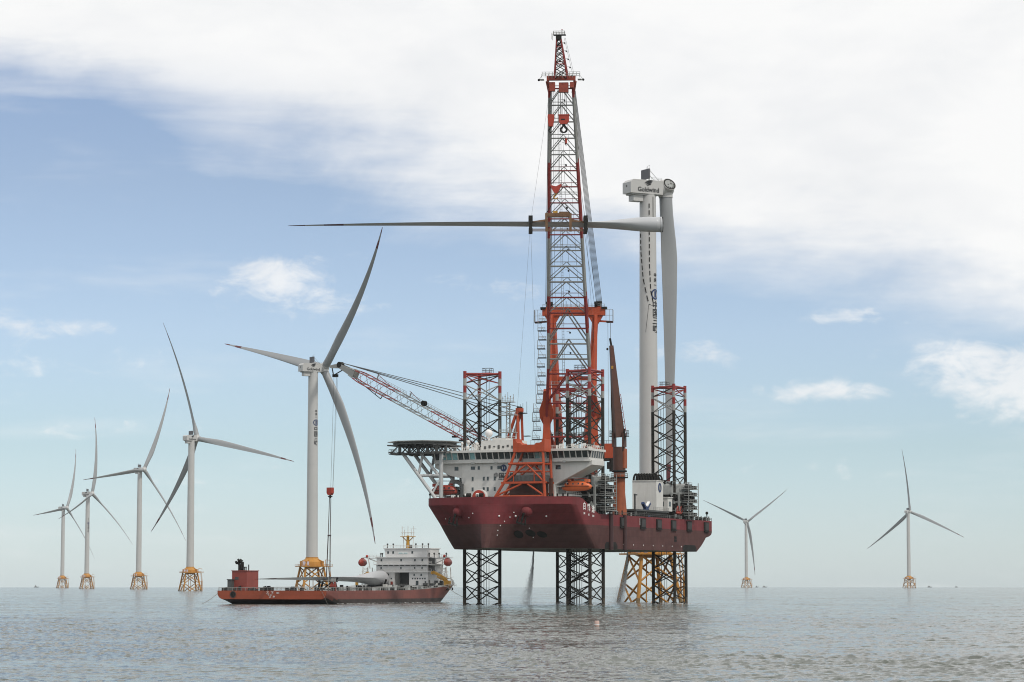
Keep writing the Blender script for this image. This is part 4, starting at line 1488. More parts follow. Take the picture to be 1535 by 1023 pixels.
CW = Vector((22.9, 1018.0, 0)); CRZ = R_(-5.2)
crane = thing('main_crane', 'tall red and grey lattice boom crane, by far the highest thing in the photo', 'crane', CW + Vector((0, 0, ZD)), CRZ)
CM = Matrix.Translation(CW) @ Matrix.Rotation(CRZ, 4, 'Z'); CI = CM.inverted()
OFF = (0, 0, ZD)
m = MB()
m.lathe([(10.6, ZD), (10.6, 46), (9.8, 48), (9.8, 51.5), (10.8, 51.6), (10.8, 52.4)], n=32)
ped = m.build('pedestal', orange, crane, OFF)
m = MB()
m.box((-11, -12, 52.4), (11, 13, 54.0)); m.box((-10, -11, 54.0), (-6.6, 12, 56.5)); m.box((6.6, -11, 54.0), (10, 12, 56.5))
m.box((9.0, -9, 54.6), (16.2, 6, 60.2)); m.box((8.6, -9.4, 54.2), (16.6, 6.4, 54.65), 1)
m.rail([(9, -9.2, 60.2), (16, -9.2, 60.2), (16, 6, 60.2)], 1.1, 2, .06, 1)
m.tube((15.6, -8.6, 49.6), (15.6, -8.6, 54.4), .9, n=10, mi=1); m.box((13.8, -9.2, 50.6), (16.2, -7.4, 53.2), 1)
slew = m.build('slewing_platform', [orange, black], crane, OFF)
# boom foot brackets
m = MB()
for s in (-1, 1):
    c = 9.0 * s
    pr = [(c - 2.0, 54.0), (c + 2.0, 54.0), (c + 1.3, 66.0), (c + 1.2, 72.2), (c - 1.2, 72.2), (c - 1.3, 66.0)]
    m.prism(pr, 'y', -9.6, -6.6)
    m.bar((c, -6.6, 66.0), (c * .7, 8.5, 54.2), 2.0, 1.4)
build_pieces(m, 'boom_bracket', orange, crane, OFF)
m = MB()
m.box((-8.0, -9.0, 62.6), (8.0, -6.4, 63.2), 0)
m.rail([(-8, -9.0, 63.2), (8, -9.0, 63.2)], 1.1, 1.4, .08, 1)
for k in range(9): m.box((-7.4 + k * 1.7, -8.2, 63.2), (-6.6 + k * 1.7, -7.2, 64.0 + (k * 5 % 3) * .4), 1)
m.build('winch_gallery', [lattice_red, dgrey], crane, OFF)

# boom: lattice of four chords from the foot to the head
FOOT = Vector((0, -8.2, 70.0)); HEAD = CI @ at(841.5, 131, 950.0)
bd = (HEAD - FOOT); BL = bd.length; bd.normalize()
bx = Vector((1, 0, 0)); bx = (bx - bd * bx.dot(bd)).normalized(); bn = bx.cross(bd)    # bn points up/back
if bn.y < 0: bn = -bn
def bw(t):                                    # half width and half depth along the boom (t = 0..1)
    if t < .16: w = 9.0 - 1.25 * (t / .16)
    else: w = 7.75 - 3.5 * ((t - .16) / .84)
    dpt = 0.6 + 1.7 * min(1, t / .2) if t < .9 else 2.3 - .6 * (t - .9) / .1
    return w, dpt
def bp(t, a, b):
    w, d = bw(t)
    return FOOT + bd * (BL * t) + bx * (a * w) + bn * (b * d)
# colour bands of the boom, measured from the foot
def band(t):
    for lim, c in ((.165, 0), (.275, 1), (.385, 0), (.565, 1), (.79, 0), (.975, 1)):
        if t < lim: return c
    return 0
NBAY = 20
ts = [0] + [.05 + .95 * k / NBAY for k in range(NBAY + 1)]
boom = None
m = MB()
for k, t in enumerate(ts):
    c = band(t - .001)
    for b in (-1, 1):
        m.tube(bp(t, -1, b), bp(t, 1, b), (.32 if t < .5 else .26) if b < 0 else .13, n=8, mi=c)
    for a in (-1, 1):
        if t > .02: m.tube(bp(t, a, -1), bp(t, a, 1), .2, n=6, mi=c)
    if k + 1 < len(ts) and k > 0:
        t2 = ts[k + 1]
        c2 = band((t + t2) / 2)
        for b in (-1, 1):
            if t < .33:
                if k % 2 == 1 and k + 2 < len(ts):
                    t3 = ts[k + 2]
                    for a in (-1, 1):
                        m.tube(bp(t, a, b), bp(t3, 0, b), .27, n=6, mi=c2)
            else:
                for a in (-1, 1):
                    m.tube(bp(t, a, b), bp(t2, 0, b), .2 if b < 0 else .13, n=6, mi=1)
        for a in (-1, 1):
            m.tube(bp(t, a, -1 if k % 2 else 1), bp(t2, a, 1 if k % 2 else -1), .12, n=6, mi=c2)
boom = m.build('boom', [lattice_red, lattice_grey], crane, OFF)
tt = list(np.linspace(.0, 1.0, 81))
for a in (-1, 1):
    for b in (-1, 1):
        m = MB()
        for t0, t1 in zip(tt[:-1], tt[1:]):
            m.tube(bp(t0, a, b), bp(t1, a, b), .56 - .12 * t0, n=8, mi=band((t0 + t1) / 2))
        m.build('boom_chord', [lattice_red, lattice_grey], boom, OFF)
# foot bosses
m = MB()
for s in (-1, 1):
    prs = [(-1.2, -4.6), (1.2, -4.6), (2.6, -1.5), (2.7, 1.5), (1.4, 5.0), (.9, 9.5), (-.9, 9.5), (-1.4, 5.0), (-2.7, 1.5), (-2.6, -1.5)]
    c = bp(0.0, s, 0) + bd * 2.0
    vs = [c + bx * p[0] + bd * p[1] + bn * q for q in (-1.0, 1.0) for p in prs]
    n = len(prs)
    m.add(vs, [tuple(range(n)), tuple(range(n, 2 * n))] + [(i, (i + 1) % n, n + (i + 1) % n, n + i) for i in range(n)])
build_pieces(m, 'boom_foot', orange, boom, OFF)
# ladder, cable trays and rest platforms inside the boom
m = MB()
for d_ in (-.35, .35):
    m.tube(bp(.12, -.28, 1) + bx * d_, bp(.985, -.22, 1) + bx * d_, .07, n=4)
for t in np.linspace(.13, .98, 90):
    p = bp(t, -.28 + .06 * t, 1)
    m.tube(p - bx * .35, p + bx * .35, .05, n=4)
for k, t in enumerate(np.linspace(.2, .96, 13)):
    p = bp(t, -.1, 1)
    m.tube(p, p + bx * 1.3, .07, n=4); m.box((p.x + 1.0, p.y - .3, p.z - .7), (p.x + 1.6, p.y + .3, p.z - .1), 1)
for t, w in ((.33, 1.0), (.1, .9), (.52, .8), (.68, .9)):
    a, b = bp(t, -w, 1.2), bp(t, w, 1.2)
    m.bar(a, b, .9, .12); m.rail([a, b], 1.1, 1.6, .06)
m.build('ladder', [lattice_grey, black], boom, OFF)
# head: sheave blocks, platform, rails
m = MB()
h0 = bp(1.0, 0, 0)
for dx, w, h, zc in ((-3.1, 1.0, 1.6, .8), (1.0, 1.7, 1.75, .5), (4.0, .7, 1.0, 1.4)):
    c = h0 + bx * dx + bd * zc - bn * 2.2
    m.box((c.x - w, c.y - .9, c.z - h), (c.x + w, c.y + .9, c.z + h))
m.bar(h0 - bx * 5.2 + bd * 3.4, h0 + bx * 5.2 + bd * 3.4, 1.0, 1.7)
m.bar(h0 - bx * 5.0 + bd * 2.3, h0 - bx * 4.2 - bd * 2.2, 1.0); m.bar(h0 + bx * 5.0 + bd * 2.3, h0 + bx * 4.2 - bd * 2.2, 1.0)
head = m.build('boom_head', M('head_red', (0.25, 0.042, 0.022), .6, var=.25, scale=.8), boom, OFF)
m = MB()
hz = h0 + bd * 4.4
m.rail([hz - bx * 6.8, hz + bx * 6.8], 1.3, 1.2, .07, 1)
m.rail([hz - bx * 6.8 - bn * 2.6, hz + bx * 6.8 - bn * 2.6], 1.3, 1.2, .07, 1)
for s in (-1, 1):
    p = hz + bx * 6.8 * s
    m.box((p.x - .7, p.y - 2, p.z - 1.8), (p.x + .7, p.y + .4, p.z - 1.6), 1); m.tube(p, p + Vector((s * 1.2, 0, -1.5)), .08, n=4, mi=1); m.sphere(p + Vector((s * 1.2, 0, -1.6)), .45, 0, n=8, k=6)
m.build('head_railing', [black, lattice_grey], head, OFF)
# fly jib on top
jt0 = h0 + bd * 3.6; JL = 17.2
JTOP = CI @ at(837.5, 57, 945.0)
jd = (JTOP - jt0); JL = jd.length; jd.normalize()
def jp(t, a, b):
    w = 2.35 * (1 - t) + .75 * t
    return jt0 + jd * (JL * t) + bx * (a * w) + bn * (b * w * .8)
m = MB()
for a in (-1, 1):
    for b in (-1, 1):
        m.tube(jp(0, a, b), jp(1, a, b), .3, .22, n=8, mi=0)
J = [0, .2, .37, .52, .66, .79, .9, 1]
for i, (t, t2) in enumerate(zip(J[:-1], J[1:])):
    for b in (-1, 1):
        m.tube(jp(t, -1, b), jp(t2, 1, b), .16, n=6, mi=1); m.tube(jp(t, 1, b), jp(t2, -1, b), .16, n=6, mi=1)
        if i % 3 == 2: m.tube(jp(t, -1, b), jp(t, 1, b), .2, n=6, mi=0)
        m.tube(jp(t, b, -1), jp(t2, b, 1), .14, n=6, mi=1)
tp = jp(1, 0, 0)
m.box((tp.x - 1.0, tp.y - .8, tp.z - .7), (tp.x + 1.0, tp.y + .8, tp.z + .9), 1)
m.box((tp.x - 1.9, tp.y - 1.0, tp.z + .9), (tp.x + 2.6, tp.y + 1.0, tp.z + 1.05), 1)
m.rail([(tp.x - 1.9, tp.y - 1, tp.z + 1.0), (tp.x + 2.2, tp.y - 1, tp.z + 1.0), (tp.x + 2.2, tp.y + 1, tp.z + 1.0), (tp.x - 1.9, tp.y + 1, tp.z + 1.0), (tp.x - 1.9, tp.y - 1, tp.z + 1.0)], 1.3, 1.0, .07, 2)
m.rail([(tp.x - 2.4, tp.y - 1.2, tp.z - .6), (tp.x - 2.4, tp.y + 1.2, tp.z - .6)], 2.2, 1.0, .07, 2)
for k in range(5):
    p = jp(.1 + .2 * k, 1, -1); m.tube(p, p + Vector((1.9 - .2 * k, 0, 0)), .06, n=4, mi=2); m.sphere(p + Vector((1.9 - .2 * k, 0, -.3)), .3, 1, n=6, k=5)
p, q = jp(.05, 1.9, 0), jp(1, 2.6, 0)
m.tube(p, q, .07, n=4, mi=2); m.tube(p + bx * .5, q + bx * .4, .07, n=4, mi=2)
m.tube(tp + Vector((1.2, 0, 1)), tp + Vector((1.2, 0, 3)), .09, n=5, mi=1); m.sphere(tp + Vector((1.2, 0, 2.9)), .25, 0, n=8, k=6)
m.build('fly_jib', [lattice_red, black, lattice_grey], boom, OFF)
# gantry behind the boom
m = MB()
gy = 12.0
m.bar((-12.2, gy, 112.6), (12.2, gy, 112.6), 3.0, 3.3)
for s in (-1, 1):
    m.bar((8.4 * s, gy, 111.0), (5.0 * s - .4, gy - 1.0, 54.0), 2.3, 2.0, w2=3.2, h2=2.6)
    m.bar((8.7 * s, gy - 1.2, 111.0), (8.7 * s, -4.5, 54.0), 1.15, 1.3)
    m.prism([(8.4 * s - 3.0, 111.0), (8.4 * s + 3.0, 111.0), (8.4 * s + 1, 107.6), (8.4 * s - 1, 107.6)], 'y', gy - 1, gy + 1)
m.bar((-6.8, gy - .5, 86.5), (6.8, gy - .5, 86.5), 1.4, 1.6)
gan = m.build('gantry', orange, crane, OFF)
m = MB()
for s in (-1, 1):
    x = 12.6 * s
    m.box((min(x, x + s * 2.6), gy - 2, 108.2), (max(x, x + s * 2.6), gy + 2, 108.5)); m.box((x - .3 - 1.5 * (s > 0), gy - 2, 113.4), (x + .3 + 1.5 * (s < 0), gy + 2, 114.2))
    m.bar((x - s * 4.5, gy, 108.9), (x + s * 2.6, gy, 108.4), .6, .7, mi=2)
    m.rail([(x + s * 2.6, gy - 2, 108.5), (x, gy - 2, 108.5)], 4.6, .9, .07, 1); m.rail([(x + s * 2.6, gy - 2, 108.5), (x + s * 2.6, gy + 2, 108.5)], 4.6, 1.2, .07, 1)
    m.lathe([(1.15, -.9), (1.15, .9)], (9.9 * s, gy, 115.4), axis='x', n=14); m.lathe([(1.15, -.6), (1.15, .6)], (10.9 * s - 2.2 * s, gy - 1, 115.2), axis='x', n=14)
m.rail([(-12, gy - 1.5, 114.2), (12, gy - 1.5, 114.2)], 1.1, 1.6, .06, 1)
for x in (-3, 1.2, 5.6): m.tube((x, gy, 114), (x, gy, 117 + x * .1), .1, n=5)
m.build('gantry_gallery', [black, lattice_grey, orange], gan, OFF)
# stair tower down the left side
m = MB()
for k in range(14):
    z = 62.0 + k * 3.45
    x = -11.6 + .35 * (k % 2) + (k - 6) * .07 - (1.4 if k < 4 else 0)
    m.box((x - 1.5, -6, z), (x + 1.5, -3.4, z + .28))
    m.rail([(x - 1.4, -6, z + .28), (x + 1.4, -6, z + .28)], 1.1, 1.4, .08, 1)
    m.tube((x - 1.4, -5.9, z), (x - 1.3, -5.9, z + 3.45), .1, n=4, mi=1); m.bar((x + 1.0, -5.4, z + .2), (x - 1.0, -5.4, z + 3.4), .5, .1, mi=1)
    if k % 3 == 0: m.bar((x, -5, z + .1), (-8.9, -5, z + .1), .3)
m.box((-15.2, -7, 57.2), (-9, -3, 57.5)); m.rail([(-15.2, -7, 57.5), (-9, -7, 57.5)], 4.2, 1.5, .08, 1)
m.build('stair_tower', [black, lattice_grey], crane, OFF)
# luffing ropes from gantry to head, hoist ropes down to the hooks
m = MB()
for s in (-1, 1):
    for k in range(6):
        d = (k - 2.5) * .42
        m.tube((9.9 * s + d, gy, 115.6), bp(.985, s * 1.0, 1) + bx * d * .55, .1, n=4)
    for k in range(2):
        m.tube((8.2 * s + k, gy, 114), bp(.7, s * .9, 1) + bx * k, .06, n=4)
m.tube((2.2, gy, 114), bp(.99, .3, 1), .05, n=4); m.tube((-1.2, gy, 114), bp(.99, -.1, 1), .05, n=4)
m.tube((14.2, gy, 108), (14.4, gy - 1, 60), .08, n=4); m.tube((13.2, gy, 108), (13.4, gy - 1, 60), .06, n=4)
m.build('luffing_rope', rope, crane, OFF)
HOOKS = [(845.0, 180.0, 950.0, 2.1), (826.0, 181.0, 950.0, 1.25), (833.5, 284.0, 949.5, 1.9)]
m = MB()
for u, v, Y, w in HOOKS:
    p = CI @ at(u, v - 7, Y)
    q = h0 + bx * (p.x - h0.x) * .95 - bn * 2.2 + bd * .5
    for d in (-.8, -.3, .3, .8):
        m.tube(p + Vector((d * w * .6, 0, 0)), Vector((q.x + d * w * .7, p.y - .2, q.z)), .07, n=4)
m.build('hoist_rope', rope, crane, OFF)

def hook_block(label, P, kind):
    t = thing('hook_block', label, 'hook block', P, CRZ)
    m = MB()
    if kind == 0:      # big block with narrowing cheek plates
        m.prism([(-1.9, 1.9), (1.9, 1.9), (1.9, -.6), (1.1, -1.6), (-1.1, -1.6), (-1.9, -.6)], 'y', -.8, .8)
        m.box((-2.0, -.9, 1.5), (2.0, .9, 1.9)); m.box((-.9, -.85, -.2), (.5, -.8, .3), 1)
    elif kind == 1:
        m.prism([(-1.1, 2.2), (1.1, 2.2), (1.25, 1.2), (1.0, -.4), (.8, -2.2), (-.8, -2.2), (-1.0, -.4), (-1.25, 1.2)], 'y', -.6, .6)
    else:              # v-shaped block
        m.prism([(-2.2, 2.0), (-1.6, 1.4), (0, 1.0), (1.9, 1.9), (2.1, 1.5), (.8, -1.0), (.3, -1.5), (-.5, -1.4), (-1.3, -.4)], 'y', -.7, .7)
    m.build('sheave_housing', [hookred, black], t)
    m = MB()
    z = -1.6 if kind == 0 else (-2.2 if kind == 1 else -1.4)
    s = 1.0 if kind == 0 else .7
    m.tube((0, 0, z), (0, 0, z - .9 * s), .55 * s, .45 * s, n=10)
    a = [(1.0 * s * math.cos(R_(q)) - .1, 0, z - 2.0 * s + 1.0 * s * math.sin(R_(q))) for q in range(100, 375, 25)]
    for i, (p, q) in enumerate(zip(a[:-1], a[1:])):
        m.tube(p, q, .42 * s * (1 - .05 * i), n=8)
    if kind == 0:
        a = [(-p[0], p[1], p[2]) for p in a]
        for i, (p, q) in enumerate(zip(a[:-1], a[1:])): m.tube(p, q, .42 * s * (1 - .05 * i), n=8)
    m.build('hook', black if kind != 2 else craneyel, t)
    return t
hook_block('large red hook block with an empty dark double hook before the upper boom', at(*HOOKS[0][:3]), 0)
hook_block('narrow red hook block hanging at the left edge of the upper boom', at(*HOOKS[1][:3]), 1)
hook_block('v-shaped red hook block with a yellow hook carrying the lifting yoke', at(*HOOKS[2][:3]), 2)
t = thing('hook_block', 'tiny red ball hook hanging on a thin line in front of the boom', 'hook block', at(848.5, 212, 950), CRZ)
m = MB(); m.tube((0, 0, 1.0), (0, 0, -.8), .45, .35, n=10); m.build('weight', hookred, t)
m = MB(); m.tube((0, 0, -.8), (0, 0, -1.8), .12, n=6); m.build('hook', black, t)
m = MB(); m.tube((0, 0, 1.0), (0, 0, 19), .04, n=4); m.build('wire', rope, t)

# ------------------------------------------------------------------ blade held in the yoke
root, tip = at(989.5, 337.0, 952.0), at(432, 338.6, 944.0)
dv = (tip - root); LB = dv.length; dv.normalize()
t = thing('turbine_blade', 'long rotor blade held level in the air by the crane yoke', 'turbine blade', root)
vs, fs, mi = blade_geo(L=LB, c1=3.0, c2=3.0, pitch=0.0, root=2.75)
m = MB(); m.v = [tuple(v) for v in vs]; m.f = fs; m.m = mi; m.s = [True] * (len(fs) - 2) + [False] * 2
o = m.build('shell', [blade_lit, bladered], t)
X = Vector((0, -1, 0)); X = (X - dv * X.dot(dv)).normalized(); X = Vector((0, 0, 1)); X = (X - dv * X.dot(dv)).normalized()
Yv = dv.cross(X)
BR = Matrix((X, Yv, dv)).transposed()
BR = Matrix.Rotation(R_(13), 3, dv) @ BR
o.rotation_euler = BR.to_euler()
m = MB()
m.tube(-dv * .0, -dv * .55, 2.82, n=36); m.tube(-dv * .55, -dv * .6, 2.5, n=36, mi=1)
for k in range(36):
    a = 2 * math.pi * k / 36
    c = (X * math.cos(a) + Yv * math.sin(a)) * 2.62
    m.tube(c - dv * .5, c - dv * .95, .09, n=5, mi=1)
m.build('root_flange', [blade_lit, black], t)

y0 = at(837, 337, 949.5)
yoke = thing('lifting_yoke', 'brown blade lifting yoke with clamp arms gripping the level rotor blade', 'lifting yoke', y0, 0)
S = 949.5 / F                                  # metres per photo pixel here
m = MB()
m.box((-20 * S, -1.3, 11.5 * S), (20 * S, 1.3, 17 * S)); m.box((-20 * S, -1.5, 7 * S), (-17 * S, 1.5, 15 * S)); m.box((16.5 * S, -1.5, 7 * S), (20 * S, 1.5, 15 * S))
for k in range(6): m.box((-15 * S + k * 5.4 * S, -1.4, 12.5 * S), (-12 * S + k * 5.4 * S, -1.3, 16 * S))
bm_ = m.build('spreader_beam', yokebrown, yoke)
m = MB(); m.box((-8 * S, -1.2, 17 * S), (-1 * S, 1.0, 20.2 * S), 1); m.box((1 * S, -1, 17 * S), (16 * S, 1, 19.3 * S), 0)
m.build('power_unit', [yokebrown, craneyel], yoke)
m = MB()
for s, e in ((-1, -42), (1, 42)):
    m.bar((s * 19 * S, -1.4, 6 * S), (e * S, -1.4, 2.5 * S), .55, .6, mi=0)
    m.bar((s * 19 * S, 1.4, 6 * S), (e * S, 1.4, 2.5 * S), .55, .6, mi=0)
build_pieces(m, 'arm', [yokebrown], yoke)
for e in (-42, 41):
    m = MB()
    m.box((e * S - .75, -3.4, 2.6 * S), (e * S - .35, 3.4, 12 * S)); m.box((e * S + .35, -3.4, 2.6 * S), (e * S + .75, 3.4, 12 * S)); m.box((e * S - .75, -3.4, 11 * S), (e * S + .75, 3.4, 12 * S))
    m.box((e * S - .7, -3.6, -12.5 * S), (e * S + .7, 3.6, -7.0 * S)); m.box((e * S - .55, -3.5, -7 * S), (e * S + .55, -3.0, 12 * S)); m.box((e * S - .55, 3.0, -7 * S), (e * S + .55, 3.5, 12 * S))
    m.build('clamp', black, yoke)
m = MB()
for z in (-8.4, -11): m.bar((-42 * S, -2.6, z * S), (41 * S, -2.6, z * S), .32)
for x in (-18, 18): m.bar((x * S, -2.6, -12 * S), (x * S, -2.6, 8 * S), .9, .5)
build_pieces(m, 'lower_rail', yokebrown, yoke)
m = MB()
hk = at(833.5, 297, 949.5) - y0
for sx in (-19, 19):
    for sy in (-1, 1): m.tube(hk, (sx * S, sy, 16 * S), .1, n=5)
m.build('sling', black, yoke)
m = MB()
for (a, u, v, Y) in ((-42, 822, 150, 950), (-42, 770, 690, 960), (-42, 806, 690, 985), (41, 903, 690, 985)):
    m.tube((a * S, 0, 3 * S), at(u, v, Y) - y0, .035, n=4)
m.build('tag_line', rope, yoke)

# ------------------------------------------------------------------ auxiliary lattice crane reaching over to the transport ship
AX, AY = -23.6, 0.0
AW = v2w(AX, AY, 0)
ATIP = at(507, 549, 1033.0)
ad = Vector((ATIP.x - AW.x, ATIP.y - AW.y, 0)); ARZ = math.atan2(ad.y, ad.x)
aux = thing('lattice_crane', 'slanting red and white lattice crane reaching left from the jack-up vessel to a turbine hub', 'crane', AW + Vector((0, 0, ZD)), ARZ)
AI = (Matrix.Translation(AW) @ Matrix.Rotation(ARZ, 4, 'Z')).inverted()
AT = AI @ ATIP                                  # x along the boom
m = MB(); m.lathe([(3.2, ZD), (3.2, 48), (4.0, 50), (4.0, 51)], n=20); m.build('pedestal', orange, aux, OFF)
m = MB(); m.box((-8, -4.2, 51), (5.5, 4.2, 52.2)); m.box((-8, -4.0, 52.2), (-1, 4.0, 56.5)); m.box((1.0, 2.4, 52.2), (4.6, 5.0, 55.4), 1); m.build('machine_house', [orange, dgrey], aux, OFF)
m = MB()
apx = AI @ at(779, 614, AW.y)
for s in (-1, 1):
    m.bar((apx.x, s * 1.2, apx.z), (apx.x - .6, s * 1.5, 52.4), .95, .8, mi=0)
    m.bar((apx.x, s * 1.2, apx.z), (7.4, s * 1.9, 52.4), .9, .8, mi=0)
m.bar((apx.x - .4, -2.6, 59.5), (3.4, -2.6, 59.5), .5); m.bar((apx.x, -1.6, apx.z - .2), (apx.x, 1.6, apx.z - .2), 1.3)
m.box((apx.x - 2.4, -1.6, apx.z - 1.6), (apx.x + 1.0, 1.6, apx.z - 1.3), 1); m.lathe([(.6, -1.0), (.6, 1.0)], (apx.x, 0, apx.z + .5), axis='y', n=12, mi=1)
for x in (-2.2, -.4, .8): m.tube((apx.x + x, -1.5, apx.z - 1.4), (apx.x + x, -1.5, apx.z + 2.2 - x * .3), .09, n=4, mi=1)
m.box((apx.x - 2.6, -3.4, 61.4), (apx.x - .2, -2.0, 61.7), 1)
m.build('gantry', [orange, black], aux, OFF)
AF = Vector((5.6, 0, 54.0))
NT = AT - Vector((1.0, 0, 0))
kd = (NT - AF); KL = kd.length; kd.normalize(); kn = Vector((-kd.z, 0, kd.x)); ky = Vector((0, 1, 0))
def kp(t, a, b):
    w = 1.9 * min(1, .25 + t / .12) if t < .86 else 1.9 - 1.2 * (t - .86) / .14
    h = 1.9 * min(1, .15 + t / .12) if t < .86 else 1.9 - 1.2 * (t - .86) / .14
    return AF + kd * (KL * t) + ky * (a * w) + kn * (b * h)
def kband(t):
    for lim, c in ((.12, 1), (.44, 0), (.66, 1), (.9, 0)):
        if t < lim: return c
    return 1
m = MB()
kt = list(np.linspace(0, .93, 31))
for i, t in enumerate(kt):
    c = kband(t)
    for b in (-1, 1): m.tube(kp(t, -1, b), kp(t, 1, b), .1, n=4, mi=c)
    if i + 1 < len(kt):
        t2 = kt[i + 1]
        for a in (-1, 1):
            m.tube(kp(t, a, -1 if i % 2 else 1), kp(t2, a, 1 if i % 2 else -1), .08, n=5, mi=1 if i % 3 else c)
            m.tube(kp(t, -1 if i % 2 else 1, a), kp(t2, 1 if i % 2 else -1, a), .1, n=5, mi=1)
        for a in (-1, 1):
            for b in (-1, 1):
                m.tube(kp(t, a, b), kp(t2, a, b), .2, n=6, mi=kband((t + t2) / 2))
kb = m.build('boom', [lattice_red, lattice_grey], aux, OFF)
m = MB()
for t0, t1 in ((.16, .29), (.3, .6), (.62, .8)):
    m.rail([kp(t0, -1, 1), kp(t1, -1, 1)], 1.3, 1.6, .06, 0)
    p = kp(t1, -1, 1); m.bar(p, p + kn * 2.0, .3, mi=0); m.bar(p + kd * 1.0 + kn * 2.0, p - kd * 8, .14, mi=1)
m.lathe([(1.0, -.8), (1.0, .8)], tuple(kp(.5, 0, 1.5)), axis='y', n=12, mi=2)
for t in (.27, .31): 
    p = kp(t, -1, -1); m.box((p.x - 1.0, p.y - .8, p.z - 1.9), (p.x + .9, p.y + .8, p.z - 1.2), 2); m.bar(p, p - Vector((0, 0, 1.4)), .2, mi=2)
# trapezoid walkway slung under the upper part
a, b = kp(.74, -1, -1), kp(.9, -1, -1)
c_ = kp(.745, -1, -1) - kn * 2.4
m.bar(a, c_, .25, mi=2); m.bar(c_, kp(.93, -1, -1.2), .25, mi=2)
for t in (.78, .82, .86): m.bar(kp(t, -1, -1), c_.lerp(kp(.93, -1, -1.2), (t - .745) / .185), .18, mi=2)
m.build('boom_walkway', [lattice_grey, lattice_red, black], kb, OFF)
# head with plated nose and sheaves
m = MB()
for s in (-1, 1):
    p0, p1 = kp(.9, s, 0), NT + ky * s * .7
    m.bar(p0, p1, .3, 2.6, w2=.3, h2=1.7)
m.lathe([(1.15, -1.0), (1.15, 1.0)], tuple(NT + Vector((-.2, 0, .4))), axis='y', n=16, mi=1)
TIPN = AI @ at(489, 549.5, 1033.0)
for s in (-1, 1): m.bar(NT + ky * s * .7, Vector((TIPN.x, s * .6, TIPN.z)), .3, 1.9, w2=.3, h2=1.0)
e2 = AI @ at(500, 563, 1033.0)
m.bar(NT - kd * 1.5 - Vector((0, 0, 1)), e2, .35, mi=1); m.bar(e2, Vector((TIPN.x - .6, 0, TIPN.z - .4)), .35, mi=1); m.box((e2.x - .8, -.9, e2.z - .6), (e2.x + .8, .9, e2.z + .5), 1)
m.build('boom_head', [lattice_grey, black], kb, OFF)
m = MB()
for k in range(3):
    for s in (-1, 1):
        m.tube((apx.x, s * .7, apx.z + .9 - 1.8 * k), NT + Vector((-2.2 * k, s * .6, 1.3 - .55 * k)), .075, n=4)
hkp = AI @ at(495, 731, 1034.0)
for s in (-1, 1): m.tube((e2.x + .7 * s, 0, e2.z), (hkp.x + .5 * s, 0, hkp.z), .07, n=4)
m.tube((e2.x - 1.6, .3, e2.z + 1), (hkp.x - .9, .3, hkp.z), .05, n=4)
m.build('hoist_rope', rope, aux, OFF)
t = thing('hook_block', "red hook block with long twin slings hanging above the transport ship's deck", 'hook block', at(495, 737, 1034), ARZ)
m = MB(); m.box((-1.2, -.8, -.6), (1.2, .8, 1.5)); m.prism([(-1.2, -.6), (1.2, -.6), (.6, -1.4), (-.6, -1.4)], 'y', -.8, .8); m.build('sheave_housing', [hookred], t)
m = MB(); m.tube((0, 0, -1.4), (0, 0, -2.6), .4, n=8); m.box((-.9, -.3, -2.2), (.9, .3, -1.7)); m.build('hook', black, t)
m = MB()
P0 = at(495, 737, 1034)
ri = Matrix.Rotation(-ARZ, 3, 'Z')
for u0, u1, u2, vm in ((494.0, 492.0, 489.3, 803), (496.0, 495.0, 494.5, 803)):
    a, b, c = ri @ (at(u0, 745, 1034) - P0), ri @ (at(u1, vm, 1034) - P0), ri @ (at(u2, 866, 1034.5) - P0)
    m.tube(a, b, .16, n=6, mi=0); m.tube(b, c, .2, n=6, mi=0)
a, b = ri @ (at(491, 803, 1034) - P0), ri @ (at(496.3, 803, 1034) - P0)
m.bar(a, b, .55)
m.build('sling', [M('sling_dark', (0.06, 0.045, 0.05), .7, var=.2)], t)

# ------------------------------------------------------------------ brown pedestal crane with folded upright boom
BC = Vector((23.4, -20.0, ZD))
bc = vthing('pedestal_crane', 'brown pedestal crane with its tapered boom folded straight up on the starboard side', 'crane', *BC)
BO = tuple(BC)
m = MB()
m.lathe([(2.75, ZD), (2.35, 36.0), (2.05, 39.5), (2.05, 46.6)], (BC.x, BC.y, 0), n=20)
m.prism([(BC.y + .4, ZD), (BC.y + 5.0, ZD), (BC.y + 3.0, 34.5), (BC.y + 1.6, 40.5), (BC.y + .4, 40.5)], 'x', BC.x - .6, BC.x + .9)
m.build('pedestal', rust, bc, BO)
m = MB()
m.lathe([(3.1, 44.6), (3.1, 45.0)], (BC.x, BC.y, 0), n=20, mi=1)
ci = [(BC.x + 3.0 * math.cos(R_(a)), BC.y + 3.0 * math.sin(R_(a)), 45.0) for a in range(0, 361, 30)]
m.rail(ci, 1.2, 2, .06, 2)
m.lathe([(2.2, 46.6), (2.7, 46.7), (2.7, 47.3), (2.2, 47.4)], (BC.x, BC.y, 0), n=20, mi=1)
m.build('collar_platform', [rust, black, lattice_grey], bc, BO)
m = MB()
m.lathe([(2.2, 47.3), (2.2, 55.6)], (BC.x, BC.y, 0), n=16)
m.box((BC.x + 1.5, BC.y - 1.2, 48), (BC.x + 2.35, BC.y + 1.6, 55), 1)
for s in (-1, 1):
    m.prism([(BC.x + s * 1.9 - .35, 55.6), (BC.x + s * 1.9 + .35, 55.6), (BC.x + s * 1.9 + .3, 60.5), (BC.x + s * 1.9 - .3, 60.5)], 'y', BC.y - 1.4, BC.y + 1.4)
m.build('slewing_column', [brown, rust], bc, BO)
m = MB()
tipx = w2v(at(915.5, 517, 960)).x
b0 = Vector((BC.x, BC.y, 59.0)); b1 = w2v(at(915.0, 518, 951.0)); b1.y = BC.y - 2.0
